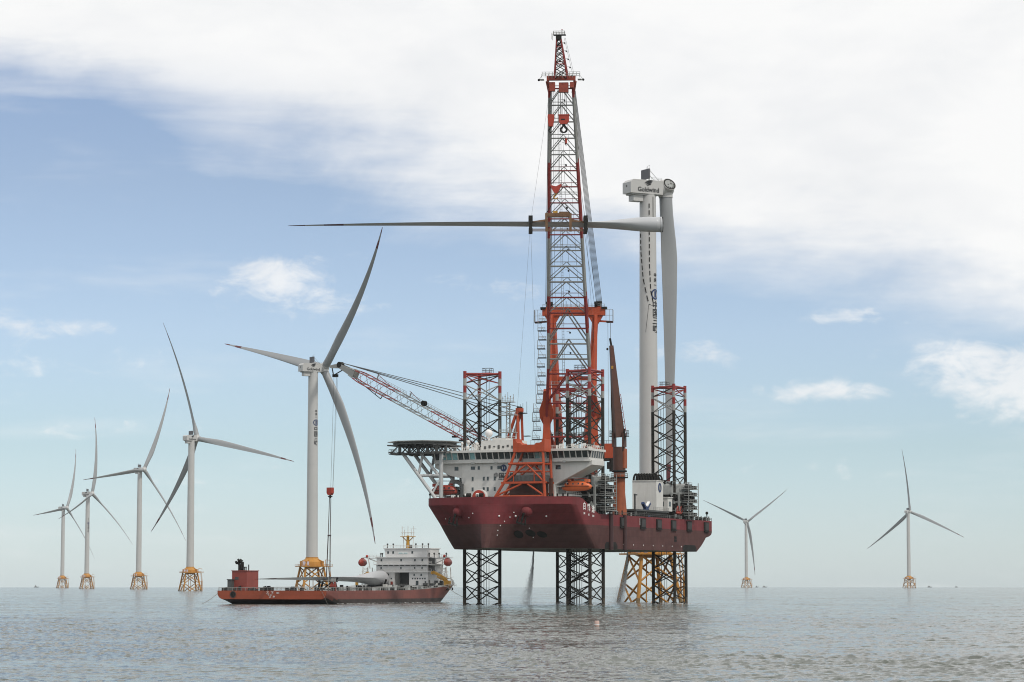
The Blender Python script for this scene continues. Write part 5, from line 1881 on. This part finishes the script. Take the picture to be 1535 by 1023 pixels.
b1 = Vector((w2v(at(915, 518, v2w(BC.x, BC.y - 2, 60).y)).x, BC.y - 2.0, w2v(at(915, 518, v2w(BC.x, BC.y - 2, 60).y)).z))
def seg(a, b, w, h, w2, h2, mi=0):
    m.bar(a, b, w, h, mi, w2, h2)
seg(b0, b1, 2.7, 3.4, .9, 1.3)
bmain = m.build('boom', brown, bc, BO)
m = MB()
for k in range(24):
    t = .05 + .038 * k
    p = b0.lerp(b1, t) - Vector((2.0 * (1 - t) + .5, 0, 0)); q = b0.lerp(b1, t + .038) - Vector((2.0 * (1 - t - .038) + .5, 0, 0))
    m.bar(p, q, .3); m.bar(p, p + Vector((.6, 0, 0)), .16)
for k in range(9):
    t = .02 + .05 * k
    p = b0.lerp(b1, t) + Vector((2.0 * (1 - t) + .9, 0, 0)); q = b0.lerp(b1, t + .05) + Vector((2.0 * (1 - t - .05) + .8, 0, 0))
    m.bar(p, q, .2, mi=1); m.bar(p, p - Vector((.8, 0, 0)), .16, mi=1)
for s in (-1, 1):
    m.box((b0.x + s * 2.7 - .7, b0.y - 1, b0.z + .2), (b0.x + s * 2.7 + .7, b0.y + 1, b0.z + .4)); m.rail([(b0.x + s * 3.2, b0.y - 1, b0.z + .4), (b0.x + s * 3.2, b0.y + 1, b0.z + .4)], 2.0, 1, .08)
m.bar(b1, b1 + Vector((-.5, 0, 2.6)), .6); m.sphere(b1 + Vector((-1.5, 0, -1.2)), .45, n=8, k=6)
m.tube(b0 + Vector((2.4, -1, 3)), b0 + Vector((1.8, -1, -5)), .35, n=8, mi=0)
m.build('boom_ladder', [black, lattice_red], bmain, BO)
m = MB(); p = b0.lerp(b1, .76); m.box((p.x - .3, p.y - 1.3, p.z - .5), (p.x + .4, p.y - 1.0, p.z + .5)); m.build('lamp_box', craneyel, bmain, BO)

# ------------------------------------------------------------------ transport ship (own frame: x to starboard, y forward, origin at the transom on the waterline)
SO, SRZ = Vector((-88.3, 984.0, 0)), R_(-23.0)
SM = Matrix.Translation(SO) @ Matrix.Rotation(SRZ, 4, 'Z'); SI = SM.inverted()
ship = thing('transport_ship', 'low orange red deck cargo ship with white bridge at the bow carrying a rotor blade', 'cargo ship', SO, SRZ)
HB = 22.6
def ship_sec(y):
    """half section: list of (x, z) from keel centre to deck edge"""
    deck = 4.9 + 4.8 * max(0, (y - 65) / 85) ** 1.6
    if y <= 14:
        zb = 1.75 - 3.6 * (max(y, 0) / 14) ** 1.2
    else:
        zb = -2.0
    hw = HB
    if y > 100:
        t = (y - 100) / 50.0
        hw = HB * max(0.0, 1 - t ** 2.1) + .25
    wl = hw
    if y > 84:
        t2 = min(1.0, (y - 84) / 58.0)
        wl = HB * max(0.0, 1 - t2 ** 1.7) + .2
        wl = min(wl, hw)
    r = 2.2 if y < 20 else 1.2
    out_ = []
    for x, z in ((0, zb), (.5, zb), (1, zb), ('c', .15), ('c', .5), ('c', .85), ('c', 1.0), ('s', .1), ('s', 1.70), ('s', 1.702), ('s', 3.2), ('s', 99)):
        if x == 'c':
            a = z * math.pi / 2
            out_.append((wl - r + r * math.sin(a) if wl > r else wl * .98, zb + r - r * math.cos(a)))
        elif x == 's':
            zz = max(deck if z > 50 else z, zb + r)
            out_.append((wl + (hw - wl) * max(0, (zz - zb - r) / (deck - zb - r)), zz))
        else:
            out_.append(((max(wl - r, .1)) * x, zb))
    return out_
ys = [0, 1.5, 3.5, 6, 9, 12, 14.5, 30, 50, 70, 84, 92, 100, 107, 114, 120, 126, 132, 137, 141, 144, 146.5, 148.5, 150]
m = MB()
rings = []
for y in ys:
    h = ship_sec(y)
    dy = 0
    lp = [(x, y, z) for x, z in h] + [(-x, y, z) for x, z in reversed(h)]
    if y > 130:                                     # raked stem: lower points pulled aft
        lp = [(x, y - (y - 130) / 20.0 * 9.0 * max(0, (9.5 - z) / 11.5), z) for x, y, z in lp]
    rings.append(lp)
n = len(rings[0])
for lp in rings: m.v += lp
for k in range(len(rings) - 1):
    for i in range(n - 1):
        q = (k * n + i, k * n + i + 1, (k + 1) * n + i + 1, (k + 1) * n + i)
        zc = sum(m.v[a][2] for a in q) / 4
        deckface = i == n // 2 - 1
        m.f.append(q); m.s.append(True); m.m.append(3 if deckface else (2 if zc < 1.7 else 1))
m.f.append(tuple(reversed(range(n)))); m.m.append(0); m.s.append(False)
sh = m.build('hull', [ship_or, ship_red, ship_blk, grey], ship)
sh.data.set_sharp_from_angle(angle=R_(30))
# bands: keep the lower topsides dark with a boot-top strip proud of the plating
m = MB()
b0_ = [(y, ship_sec(y)[-1][0]) for y in ys]
put_text(m, '乙  下', 1.15, (-.6, -.02, 4.0), (1, 0, 0), (0, 0, 1)); put_text(m, 'YI  XIA', .5, (-.6, -.02, 3.25), (1, 0, 0), (0, 0, 1)); put_text(m, '001', .8, (2.7, -.02, 4.0), (1, 0, 0), (0, 0, 1))
put_text(m, '上   海', .85, (.2, -.02, 2.55), (1, 0, 0), (0, 0, 1)); 
m.build('name_lettering', whiteink, sh)
m = MB()
m.ring((-16.0, -.02, 3.5), (1, 0, 0), (0, 0, 1), 0, 1.15, .06, 28, 0); m.ring((-16.0, -.08, 3.5), (1, 0, 0), (0, 0, 1), .95, 1.25, .1, 28, 1)
m.build('stern_fairlead', [black, ship_blk], sh)
m = MB()
m.rail([(-22, .3, 4.9), (22, .3, 4.9)], 1.1, 1.8, .06, 1)
m.rail([(22.3, .3, 4.9), (22.3, 70, 4.9), (22.3, 100, 5.6), (22.2, 116, 6.2)], 1.1, 2.0, .07, 1)
m.rail([(21.0, 112, 6.3), (16.5, 126, 7.6), (10.5, 137, 8.6)], 1.1, 2.0, .07, 1)
m.rail([(-22.3, .3, 4.9), (-22.3, 90, 5.2)], 1.1, 3.0, .07, 1)
m.build('deck_railing', [white, lattice_grey], ship)
m = MB()
rng = random.Random(17)
for x0_, x1_, cnt in ((-21.5, -14, 13), (-11, -9, 3), (-5, 0, 7), (5.5, 8.5, 4), (-14, 20, 12)):
    for k in range(cnt):
        x = rng.uniform(x0_, x1_); y = rng.uniform(1.0, 4.5); h = rng.uniform(.7, 1.9)
        if k % 2: m.tube((x, y, 4.8), (x, y, 4.8 + h), rng.uniform(.25, .5), n=8)
        else: m.box((x - .6, y - .4, 4.8), (x + .6, y + .4, 4.8 + h))
for k in range(46):
    y = 6 + k * 2.4 + rng.uniform(-.8, .8); x = rng.uniform(19.5, 21.7); h = rng.uniform(.6, 2.0)
    if k % 3: m.box((x - .4, y - .7, 4.8), (x + .4, y + .7, 5.0 + h), 0 if k % 4 else 1)
    else: m.tube((x, y, 4.8), (x, y, 5.0 + h), .35, n=8)
build_pieces(m, 'deck_fitting', [black, grey], ship)
# funnel casing at the port quarter
m = MB()
m.box((-18.2, 3, 4.7), (-12.0, 12, 12.1)); m.box((-18.4, 2.8, 12.1), (-11.8, 12.2, 12.35))
m.box((-11.99, 3.4, 5.0), (-11.7, 11, 5.6))
fun = m.build('funnel_casing', M('funnel_red', (0.25, 0.05, 0.036), .5, var=.12, streak=.3, dirt=(.2, .05, .04)), ship)
m = MB()
for x, h, r in ((-16.6, 2.4, .62), (-15.6, 3.2, .66)):
    m.path([(x, 6, 12.3), (x, 6, 12.3 + h), (x - .9, 5.6, 13.0 + h), (x - 1.5, 5.4, 12.7 + h)], r, 10)
for x, h in ((-14.6, 1.8), (-14.0, 1.3), (-13.4, 1.3), (-12.3, 2.2)): m.tube((x, 5, 12.3), (x, 5, 12.3 + h), .22, n=6)
m.box((-14.6, 4.7, 13.4), (-13.2, 5.2, 13.7))
build_pieces(m, 'exhaust_pipe', black, fun)
m = MB(); m.box((-16.9, 2.94, 8.9), (-15.4, 3.0, 9.9)); m.box((-19.0, 1.0, 4.8), (-17.3, 2.95, 8.8)); m.box((-19.2, .8, 8.8), (-17.1, 3.0, 9.1)); m.build('vent_louvre', dgrey, fun)

# deckhouse at the bow, facing aft
HY = 113.0
m = MB()
m.box((-9.6, HY, 6.0), (-3.9, HY + 14, 12.0)); m.box((2.6, HY, 6.0), (11.0, HY + 14, 12.0))
m.box((-3.9, HY + 5, 6.0), (2.6, HY + 14, 12.0), 1)
m.box((-12.6, HY - .8, 12.0), (12.9, HY + 16, 12.35))
m.box((-12.2, HY, 12.35), (10.9, HY + 15, 15.1)); m.box((-12.9, HY - 1.2, 15.1), (13.2, HY + 16, 15.4))
m.box((-12.2, HY + .2, 15.4), (10.9, HY + 15, 18.0)); m.box((-12.4, HY - .6, 18.0), (11.3, HY + 16, 18.25))
m.prism([(-8.8, 18.25), (9.8, 18.25), (10.2, 21.6), (-9.3, 21.6)], 'y', HY + 1.5, HY + 13)
m.box((-9.6, HY + 1.1, 21.6), (10.5, HY + 13.4, 21.85))
m.box((-18.2, HY + 3, 17.7), (-12.4, HY + 8, 18.0)); m.box((11.3, HY + 3, 17.7), (18.6, HY + 8, 18.0))
m.box((11.0, HY + .5, 12.4), (13.0, HY + 3, 12.9), 1)
for k in range(9): m.box((-11.4 + k * 2.5, HY - .35, 14.65), (-9.6 + k * 2.5, HY - .02, 14.9), 1)
for z in (12.35, 15.4):
    m.box((11.0, HY + 1, z), (13.0, HY + 2.4, z + 2.4), 1)
dh = m.build('deckhouse', [white2, dgrey], ship)
for (x, z, w, h, y) in [(-7.6, 20.1, .6, .8, 1.5), (-5.3, 20.1, .6, .8, 1.5), (3.3, 20.1, .6, .8, 1.5), (-10.0, 16.9, .55, .8, .2), (-1.1, 16.9, .55, .8, .2), (5.1, 16.9, .55, .8, .2), (8.4, 16.9, .55, .8, .2),
                       (-10.0, 13.7, .5, .7, 0), (-1.1, 13.7, .5, .7, 0), (5.1, 13.7, .5, .7, 0), (8.4, 13.7, .5, .7, 0), (-6.8, 11.0, .6, .8, 0), (4.9, 11.0, .5, .7, 0), (8.0, 11.0, .5, .7, 0),
                       (-7.2, 7.4, .9, 1.9, 0), (6.2, 7.4, .9, 1.9, 0)] + [(-9.0 + k * 1.2, 9.5, .45, .45, 0) for k in range(4)] + [(4.2 + k * 1.1, 9.5, .45, .45, 0) for k in range(6)]:
    w *= 1.3; h *= 1.25
    m = MB(); m.box((x - w / 2, HY + y - .05, z - h / 2), (x + w / 2, HY + y + .2, z + h / 2)); m.build('porthole', glass, dh)
m = MB(); m.box((-5.7, HY - .05, 6.4), (-4.7, HY + .1, 8.3)); m.build('door', lifered, dh)
m = MB(); m.box((-3.0, HY + 1.42, 19.5), (1.2, HY + 1.5, 20.4), 0)
for k in range(2): m.box((-2.8 + k * 2.2, HY + 1.38, 19.65), (-1.0 + k * 2.2, HY + 1.42, 20.0), 1)
m.build('notice_board', [whiteink, tealglass], dh)
m = MB()
m.rail([(-9.6, HY + 1.2, 21.85), (10.5, HY + 1.2, 21.85)], 1.1, 1.5, .06); m.rail([(-18.2, HY + 3, 18.0), (-12, HY + 3, 18.0)], 1.1, 1.5, .06); m.rail([(11, HY + 3, 18.0), (18.6, HY + 3, 18.0)], 1.1, 1.5, .06)
m.rail([(-12.9, HY - 1.1, 15.4), (13.2, HY - 1.1, 15.4)], 1.0, 1.5, .05); m.rail([(-12.6, HY - .7, 12.35), (12.9, HY - .7, 12.35)], 1.0, 1.5, .05)
m.bar((-12.6, HY + 3.5, 16.0), (-17.4, HY + 3.5, 17.7), .35); m.bar((12.6, HY + 3.5, 15.6), (17.8, HY + 3.5, 17.7), .35)
for x, s in ((-11.6, 0), (-10.9, 1), (10.2, 0), (12.4, 1), (14.6, 0), (17.8, 1), (-8.6, 2), (9.8, 2), (-6.0, 2), (4.2, 2), (7.2, 2)):
    z = 18.0 if s < 2 else 21.85
    m.tube((x, HY + 3, z), (x, HY + 3, z + 1.6), .2, n=6, mi=1); m.sphere((x, HY + 3, z + 1.6), .4, 1, n=8, k=6)
m.build('railing', [white, dgrey], dh)
m = MB()
mz = 21.85
m.tube((-.8, HY + 6, mz), (-.8, HY + 6, mz + 5.2), .85, .5, n=12); m.box((-3.9, HY + 5, mz + 4.6), (2.2, HY + 7, mz + 4.85)); m.bar((-.8, HY + 6, mz + 2.4), (-3.2, HY + 6, mz + 4.6), .3); m.bar((-.8, HY + 6, mz + 2.4), (1.6, HY + 6, mz + 4.6), .3)
for x in (-3.4, -2.3, -.8, .7, 1.8):
    m.tube((x, HY + 6, mz + 4.8), (x, HY + 6, mz + 7.6 + (1.4 if x in (-3.4, -.8, 1.8) else 0)), .14, n=6, mi=1); m.sphere((x, HY + 6, mz + 6.4), .32, 1, n=8, k=6)
m.bar((-3.4, HY + 6, mz + 6.3), (1.8, HY + 6, mz + 6.3), .16, mi=1); m.bar((-3.9, HY + 6, mz + 8.3), (-2.2, HY + 6, mz + 8.3), .14, mi=1); m.bar((.4, HY + 6, mz + 7.9), (2.9, HY + 6, mz + 7.9), .14, mi=1)
for x in (-2.8, 1.6): m.tube((x, HY + 6, mz), (x, HY + 6, mz + 4.6), .13, n=5, mi=1)
m.box((.2, HY + 5.6, mz), (1.0, HY + 6.4, mz + 1.4), 2)
m.build('mast', [craneyel, white, black], dh)
for s, x in ((-1, -17.6), (1, 17.6)):
    m = MB()
    for dx in (-1.6, 1.6):
        m.tube((x + dx, HY + 1, 6.0), (x + dx * .7, HY + 1, 14.0), .2, n=6); m.tube((x + dx, HY + 5, 6.0), (x + dx * .7, HY + 5, 14.0), .2, n=6)
    for k in range(4):
        z = 6.4 + k * 2
        m.bar((x - 1.6, HY + 1, z), (x + 1.6, HY + 1, z + 2), .16); m.bar((x + 1.6, HY + 1, z), (x - 1.6, HY + 1, z + 2), .16)
        m.bar((x - 1.6, HY + 1, z), (x + 1.6, HY + 1, z), .14)
    m.box((x - 2.2, HY, 10.0), (x + 2.2, HY + 6, 10.2)); m.rail([(x - 2.2, HY, 10.2), (x + 2.2, HY, 10.2)], 1, 1.2, .06)
    m.bar((x + s * -1.6, HY + 2, 13.6), (x + s * -.6, HY + 2, 18.4), .35); m.bar((x + s * -.6, HY + 2, 18.2), (x + s * 1.8, HY + 2, 18.0), .35); m.sphere((x + s * -.2, HY + 2, 18.6), .6, 1, n=8, k=6)
    build_pieces(m, 'davit', [white, hookred], ship)
def ship_boat(label, x):
    P = SM @ Vector((x, HY + 3.2, 14.6))
    t = thing('lifeboat', label, 'lifeboat', P, SRZ)
    t.scale = (.66, .9, .9)
    m = MB()
    prof = []
    n = 18
    secs = [(-3.4, .35), (-2.9, .75), (-1.5, 1.0), (1.5, 1.0), (2.9, .75), (3.4, .35)]
    vs = []
    for y, s in secs:
        for i in range(n):
            a = 2 * math.pi * i / n
            c, d = math.cos(a), math.sin(a)
            w = 1.55 * (1 - .28 * max(0, d) - .1 * max(0, -d))
            vs.append((c * w * s, y, 1.65 + d * 1.75 * s))
    k = len(secs)
    m.add(vs, [(j * n + i, j * n + (i + 1) % n, (j + 1) * n + (i + 1) % n, (j + 1) * n + i) for j in range(k - 1) for i in range(n)], 0, True)
    m.add(vs[:n], [tuple(range(n))]); m.add(vs[-n:], [tuple(range(n))])
    m.build('hull', lifered, t)
    m = MB(); m.box((-1.45, -2.6, 1.25), (1.45, 2.6, 1.4)); m.build('fender_strip', black, t)
    m = MB(); m.box((-.4, -1.0, 3.2), (.4, 1.0, 3.75)); m.build('cockpit', lifered, t)
ship_boat('red lifeboat seen end-on at the left side of the transport ship bridge', -20.0)
ship_boat('red lifeboat seen end-on at the right side of the transport ship bridge', 18.4)
m = MB()
for pts_ in ([(-21.0, HY, 6.0), (-21.0, HY, 9.0), (-15.6, HY - 1, 11.8), (-14.8, HY - 1, 11.4)], [(20.5, HY - 2, 6.2), (20.2, HY - 2, 9.0), (18.4, HY - 2, 10.2), (14.2, HY - 2, 12.2), (13.6, HY - 2, 11.4)]):
    for a, b in zip(pts_[:-1], pts_[1:]): m.bar(a, b, .9, 1.0)
m.bar((-20.8, HY, 8.0), (-16.2, HY - .6, 10.4), .5); m.bar((20.2, HY - 2, 8.2), (16, HY - 2, 10.2), .5); m.box((19.4, HY - 3, 6.0), (21.6, HY - 1, 8.6))
build_pieces(m, 'deck_crane', craneyel, ship)
m = MB()
rng = random.Random(4)
for k in range(24):
    x = rng.uniform(11.5, 17.0); y = HY + rng.uniform(-6, 2); h = rng.uniform(.8, 3.0)
    if k % 2: m.box((x - .8, y - .6, 6.0), (x + .8, y + .6, 6.0 + h), k % 3 == 0)
    else: m.tube((x, y, 6.0), (x, y, 6.0 + h), .35, n=8, mi=k % 3 == 0)
for k in range(16):
    x = rng.uniform(-10, 11); y = HY - rng.uniform(2, 9); h = rng.uniform(.6, 1.5)
    m.box((x - .8, y - .6, 5.7), (x + .8, y + .6, 5.9 + h), k % 3 == 0)
m.bar((14.0, HY + 2, 9.6), (20.4, HY + 2, 9.4), .4, mi=1)
build_pieces(m, 'deck_machinery', [dgrey, white], ship)
# red and white light post on the deck edge
m = MB()
for s in (-1, 1): m.bar((20.4 + s * 1.0, 10, 4.8), (20.4 + s * .45, 10, 8.2), .45)
m.box((20.2 - .9, 9.4, 6.0), (20.4 + .9, 10.5, 7.4)); m.box((19.7, 9.5, 8.2), (21.1, 10.6, 9.3), 1); m.path([(18.4, 10, 4.8), (18.4, 10, 10.0), (18.9, 10, 10.3)], .12, 5, 1)
m.build('signal_post', [lifered, lattice_grey], ship)

# blade on the deck with its two transport frames
tp_, rt_ = at(382.5, 868.3, 968.0), at(573, 868.0, 1092.0)
dv = tp_ - rt_; L2 = dv.length; dv.normalize()
t = thing('turbine_blade', 'white rotor blade lying along the deck of the transport ship', 'turbine blade', rt_)
vs, fs, mi = blade_geo(L=L2, c1=1.5, c2=1.5, pitch=0.0, root=3.3, wide=8.4)
m = MB(); m.v = [tuple(v) for v in vs]; m.f = fs; m.m = mi; m.s = [True] * (len(fs) - 2) + [False] * 2
o = m.build('shell', [blade_lit, bladered], t)
X = Vector((0, 0, 1)); X = (X - dv * X.dot(dv)).normalized(); Yv = dv.cross(X)
BR = Matrix.Rotation(R_(14), 3, dv) @ Matrix((X, Yv, dv)).transposed()
o.rotation_euler = BR.to_euler()
m = MB(); m.tube(-dv * .0, -dv * .5, 3.36, n=36); m.build('root_flange', [grey], t)
for f, nm in ((.46, 'mid'), (.05, 'root')):
    c = rt_.lerp(tp_, f)
    t = thing('blade_stand', 'dark steel stand under the middle of the blade on the transport ship' if nm == 'mid' else 'dark steel stand under the blade root beside the transport ship bridge', 'stand', Vector((c.x, c.y, 4.9)), SRZ)
    m = MB()
    h = c.z - 4.9 - (2.6 if nm == 'root' else .9)
    for s in (-1, 1):
        m.bar((s * 3.6, -1.2, 0), (s * 2.6, -1.2, h), .6); m.bar((s * 3.6, 1.2, 0), (s * 2.6, 1.2, h), .6); m.bar((s * 2.8, -1.2, h), (s * -2.6, 1.2, .4), .4); m.bar((s * 3.4, 0, h), (s * 4.4, 0, h + (2.4 if nm == 'root' else 1.4)), .6)
    m.box((-3.8, -1.4, h - .35), (3.8, 1.4, h)); m.box((-4.2, -1.6, 0), (4.2, 1.6, .4))
    m.build('frame', black, t)
# mooring lines
def line(label, a, b, sag, r=.09):
    o = thing('mooring_line', label, 'mooring line', a)
    m = MB()
    pts_ = []
    for k in range(13):
        f = k / 12
        p = (Vector(b) - Vector(a)) * f
        pts_.append((p.x, p.y, p.z - sag * 4 * f * (1 - f)))
    m.path(pts_, r, 5)
    m.build('cable', M('line_rope', (0.2, 0.19, 0.17), .8, var=.1), o)
line("mooring line slanting from the transport ship's left end down into the sea", SM @ Vector((-22.4, .5, 4.2)), at(303, 905.5, 985), .4)
line("mooring line running from the transport ship's bow to the jack-up leg", SM @ Vector((1.0, 147, 9.0)), v2w(-26, -40, 2.2), 1.2)
line('thin line hanging down the side of the transport ship near its stern corner', SM @ Vector((20.6, -.15, 5.0)), SM @ Vector((23.4, -.4, -.3)), -.1, .06)

# ------------------------------------------------------------------ sea water pouring from the raised hull
spray = M('falling_water', (0.93, 0.94, 0.94), 0.5, var=0.05, scale=1.0)
_t = spray.node_tree
_tr = _t.nodes.new('ShaderNodeBsdfTranslucent'); _tr.inputs[0].default_value = (0.95, 0.96, 0.96, 1)
_mx = _t.nodes.new('ShaderNodeMixShader'); _mx.inputs[0].default_value = 0.5
_t.links.new(_t.nodes['Principled BSDF'].outputs[0], _mx.inputs[1]); _t.links.new(_tr.outputs[0], _mx.inputs[2])
_t.links.new(_mx.outputs[0], _t.nodes['Material Output'].inputs[0])
def stream(label, top, dx, seed, side):
    rng = random.Random(seed)
    H = top.z
    t = thing('water_stream', label, 'falling water', (top.x, top.y, 0))
    m = MB()
    # solid core, irregular, thinning as it falls
    pts_ = []
    for k in range(15):
        f = k / 14 * .5
        pts_.append(Vector((dx * f * f + rng.uniform(-.12, .12), rng.uniform(-.1, .1), H * (1 - f))))
    for k, (a, b) in enumerate(zip(pts_[:-1], pts_[1:])):
        m.tube(a, b, .2 - .01 * k, .2 - .01 * (k + 1), n=6)
    m.build('jet', M('jet_water', (0.60, 0.61, 0.61), .3, var=.3, scale=1.5), t)
    m = MB()
    for k in range(5200):
        f = rng.random() ** .62
        z = H * (1 - f)
        sp = .16 + 1.7 * f ** 1.6
        x = dx * f * f + side * abs(rng.gauss(0, sp)) * .9 + rng.gauss(0, sp * .3); y = rng.gauss(0, sp * .6)
        r = rng.uniform(.02, .085) * (1.1 - .45 * f)
        e = rng.uniform(1.0, 4.0)
        m.add([(x - r, y, z), (x + r, y, z), (x, y - r, z), (x, y + r, z), (x, y, z - r * e), (x, y, z + r * e)],
              [(0, 2, 5), (2, 1, 5), (1, 3, 5), (3, 0, 5), (2, 0, 4), (1, 2, 4), (3, 1, 4), (0, 3, 4)])
    o = m.build('spray', spray, t, fix=False)
    o['kind'] = 'stuff'
    m = MB()
    for k in range(160):
        x = dx + side * .6 + rng.gauss(0, 1.5); y = rng.gauss(0, 2.0); z = abs(rng.gauss(0, .55))
        r = rng.uniform(.03, .09)
        m.add([(x - r, y, z), (x + r, y, z), (x, y - r, z), (x, y + r, z), (x, y, z - r), (x, y, z + r)],
              [(0, 2, 5), (2, 1, 5), (1, 3, 5), (3, 0, 5), (2, 0, 4), (1, 2, 4), (3, 1, 4), (0, 3, 4)])
    o = m.build('splash', spray, t, fix=False)
    o['kind'] = 'stuff'
stream('thin stream of water falling from the hull between the first and second lattice legs', Vector((*at(800, 826, 975).xy, 19.3)), -1.6, 1, -1)
stream('stream of water and spray falling from the hull beside the yellow jacket legs', Vector((*at(941, 826, 985).xy, 19.3)), -2.2, 2, -1)

# ------------------------------------------------------------------ white water where legs and hulls cut the surface
rng = random.Random(77)
m = MB()
def froth(x, y, n, s0, s1):
    for _ in range(n):
        a = rng.uniform(0, 2 * math.pi); d = rng.uniform(s0, s1)
        px, py = x + d * math.cos(a) * 1.5, y + d * math.sin(a)
        r = rng.uniform(.06, .26); h = rng.uniform(.03, .12); z = .05 + rng.uniform(0, .12)
        m.add([(px - r * 1.6, py, z), (px, py - r, z), (px + r * 1.6, py, z), (px, py + r, z), (px, py, z + h)], [(0, 1, 4), (1, 2, 4), (2, 3, 4), (3, 0, 4)])
for lx, ly in ((-20, -42.5), (20, -42.5), (-20, 42.5), (20, 42.5)):
    for a in (0, 120, 240):
        sg = 1 if lx < 0 else -1
        p = v2w(lx + sg * RL * math.cos(R_(a)), ly + sg * RL * math.sin(R_(a)), 0)
        froth(p.x, p.y, 60, .6, 2.2)
for k in range(150):
    p = SM @ Vector((22.9 + rng.uniform(-.2, .6), rng.uniform(8, 120), 0)); froth(p.x, p.y, 2, .1, .7)
for k in range(60):
    p = SM @ Vector((rng.uniform(-22, 22), rng.uniform(8, 11), 0)); froth(p.x, p.y, 2, .1, .9)
fo = structure(m.build('foam', spray, fix=False), 'stuff')

# ------------------------------------------------------------------ small floating marker and distant vessels on the horizon
P = at(894.8, 940, 470); P.z = 0
t = thing('marker_float', 'small pale pink float alone in the water in front of the jack-up vessel', 'float', P)
m = MB(); m.lathe([(.3, -.3), (.42, -.2), (.42, .85), (.34, 1.0)], n=14); m.build('drum', pinkfloat, t)
m = MB(); m.lathe([(.45, .3), (.45, .45)], n=14); m.build('band', whiteink, t)
def far_ship(label, u, Y, Ls, h):
    p = at(u, 878, Y)
    t = thing('distant_ship', label, 'ship', (p.x, Y, drop(p.x, Y)), 0, 'tiny ships on the horizon')
    m = MB(); m.prism([(-Ls / 2, 0), (Ls / 2 - 2.5, 0), (Ls / 2, 2.4), (-Ls / 2 - 1, 2)], 'y', -2.5, 2.5); m.build('hull', dgrey, t)
    m = MB(); m.box((-Ls * .4, -2, 1.9), (-Ls * .05, 2, 2.4 + h)); m.box((-Ls * .34, -1.6, 2.4 + h), (-Ls * .12, 1.6, 3.6 + h)); m.build('bridge', grey, t)
    m = MB(); m.tube((-Ls * .25, 0, 3.5 + h), (-Ls * .25, 0, 6.5 + h), .15, n=6); m.build('mast', dgrey, t)
far_ship('tiny dark ship on the horizon at the far left, left of all turbines', 55, 8600, 15, 3)
far_ship('shorter of the two tiny ships on the horizon between the right-hand turbines', 1135, 9000, 11, 1.5)
far_ship('longer of the two tiny ships on the horizon between the right-hand turbines', 1147, 9100, 17, 1.5)
far_ship('tiny ship on the horizon right of the lone far-right turbine', 1394, 9000, 15, 2)
far_ship('tiny ship on the horizon, the furthest right of all', 1434, 9300, 10, 1)

# ------------------------------------------------------------------ haze
HAZE = 1.7e-5
if HAZE > 0:
    m = MB(); m.box((-12600, -12600, -14), (12600, 12600, 320))
    hm = bpy.data.materials.new('haze_air'); hm.use_nodes = True
    t = hm.node_tree; t.nodes.clear()
    o_ = t.nodes.new('ShaderNodeOutputMaterial'); v_ = t.nodes.new('ShaderNodeVolumePrincipled')
    v_.inputs['Color'].default_value = (0.88, 0.94, 1.0, 1); v_.inputs['Density'].default_value = HAZE; v_.inputs['Anisotropy'].default_value = 0.2
    t.links.new(v_.outputs[0], o_.inputs['Volume'])
    hz_ = m.build('haze', hm); structure(hz_, 'stuff')
for ob in list(COL.objects):
    if ob.type == 'MESH' and ob.data.users == 0: pass
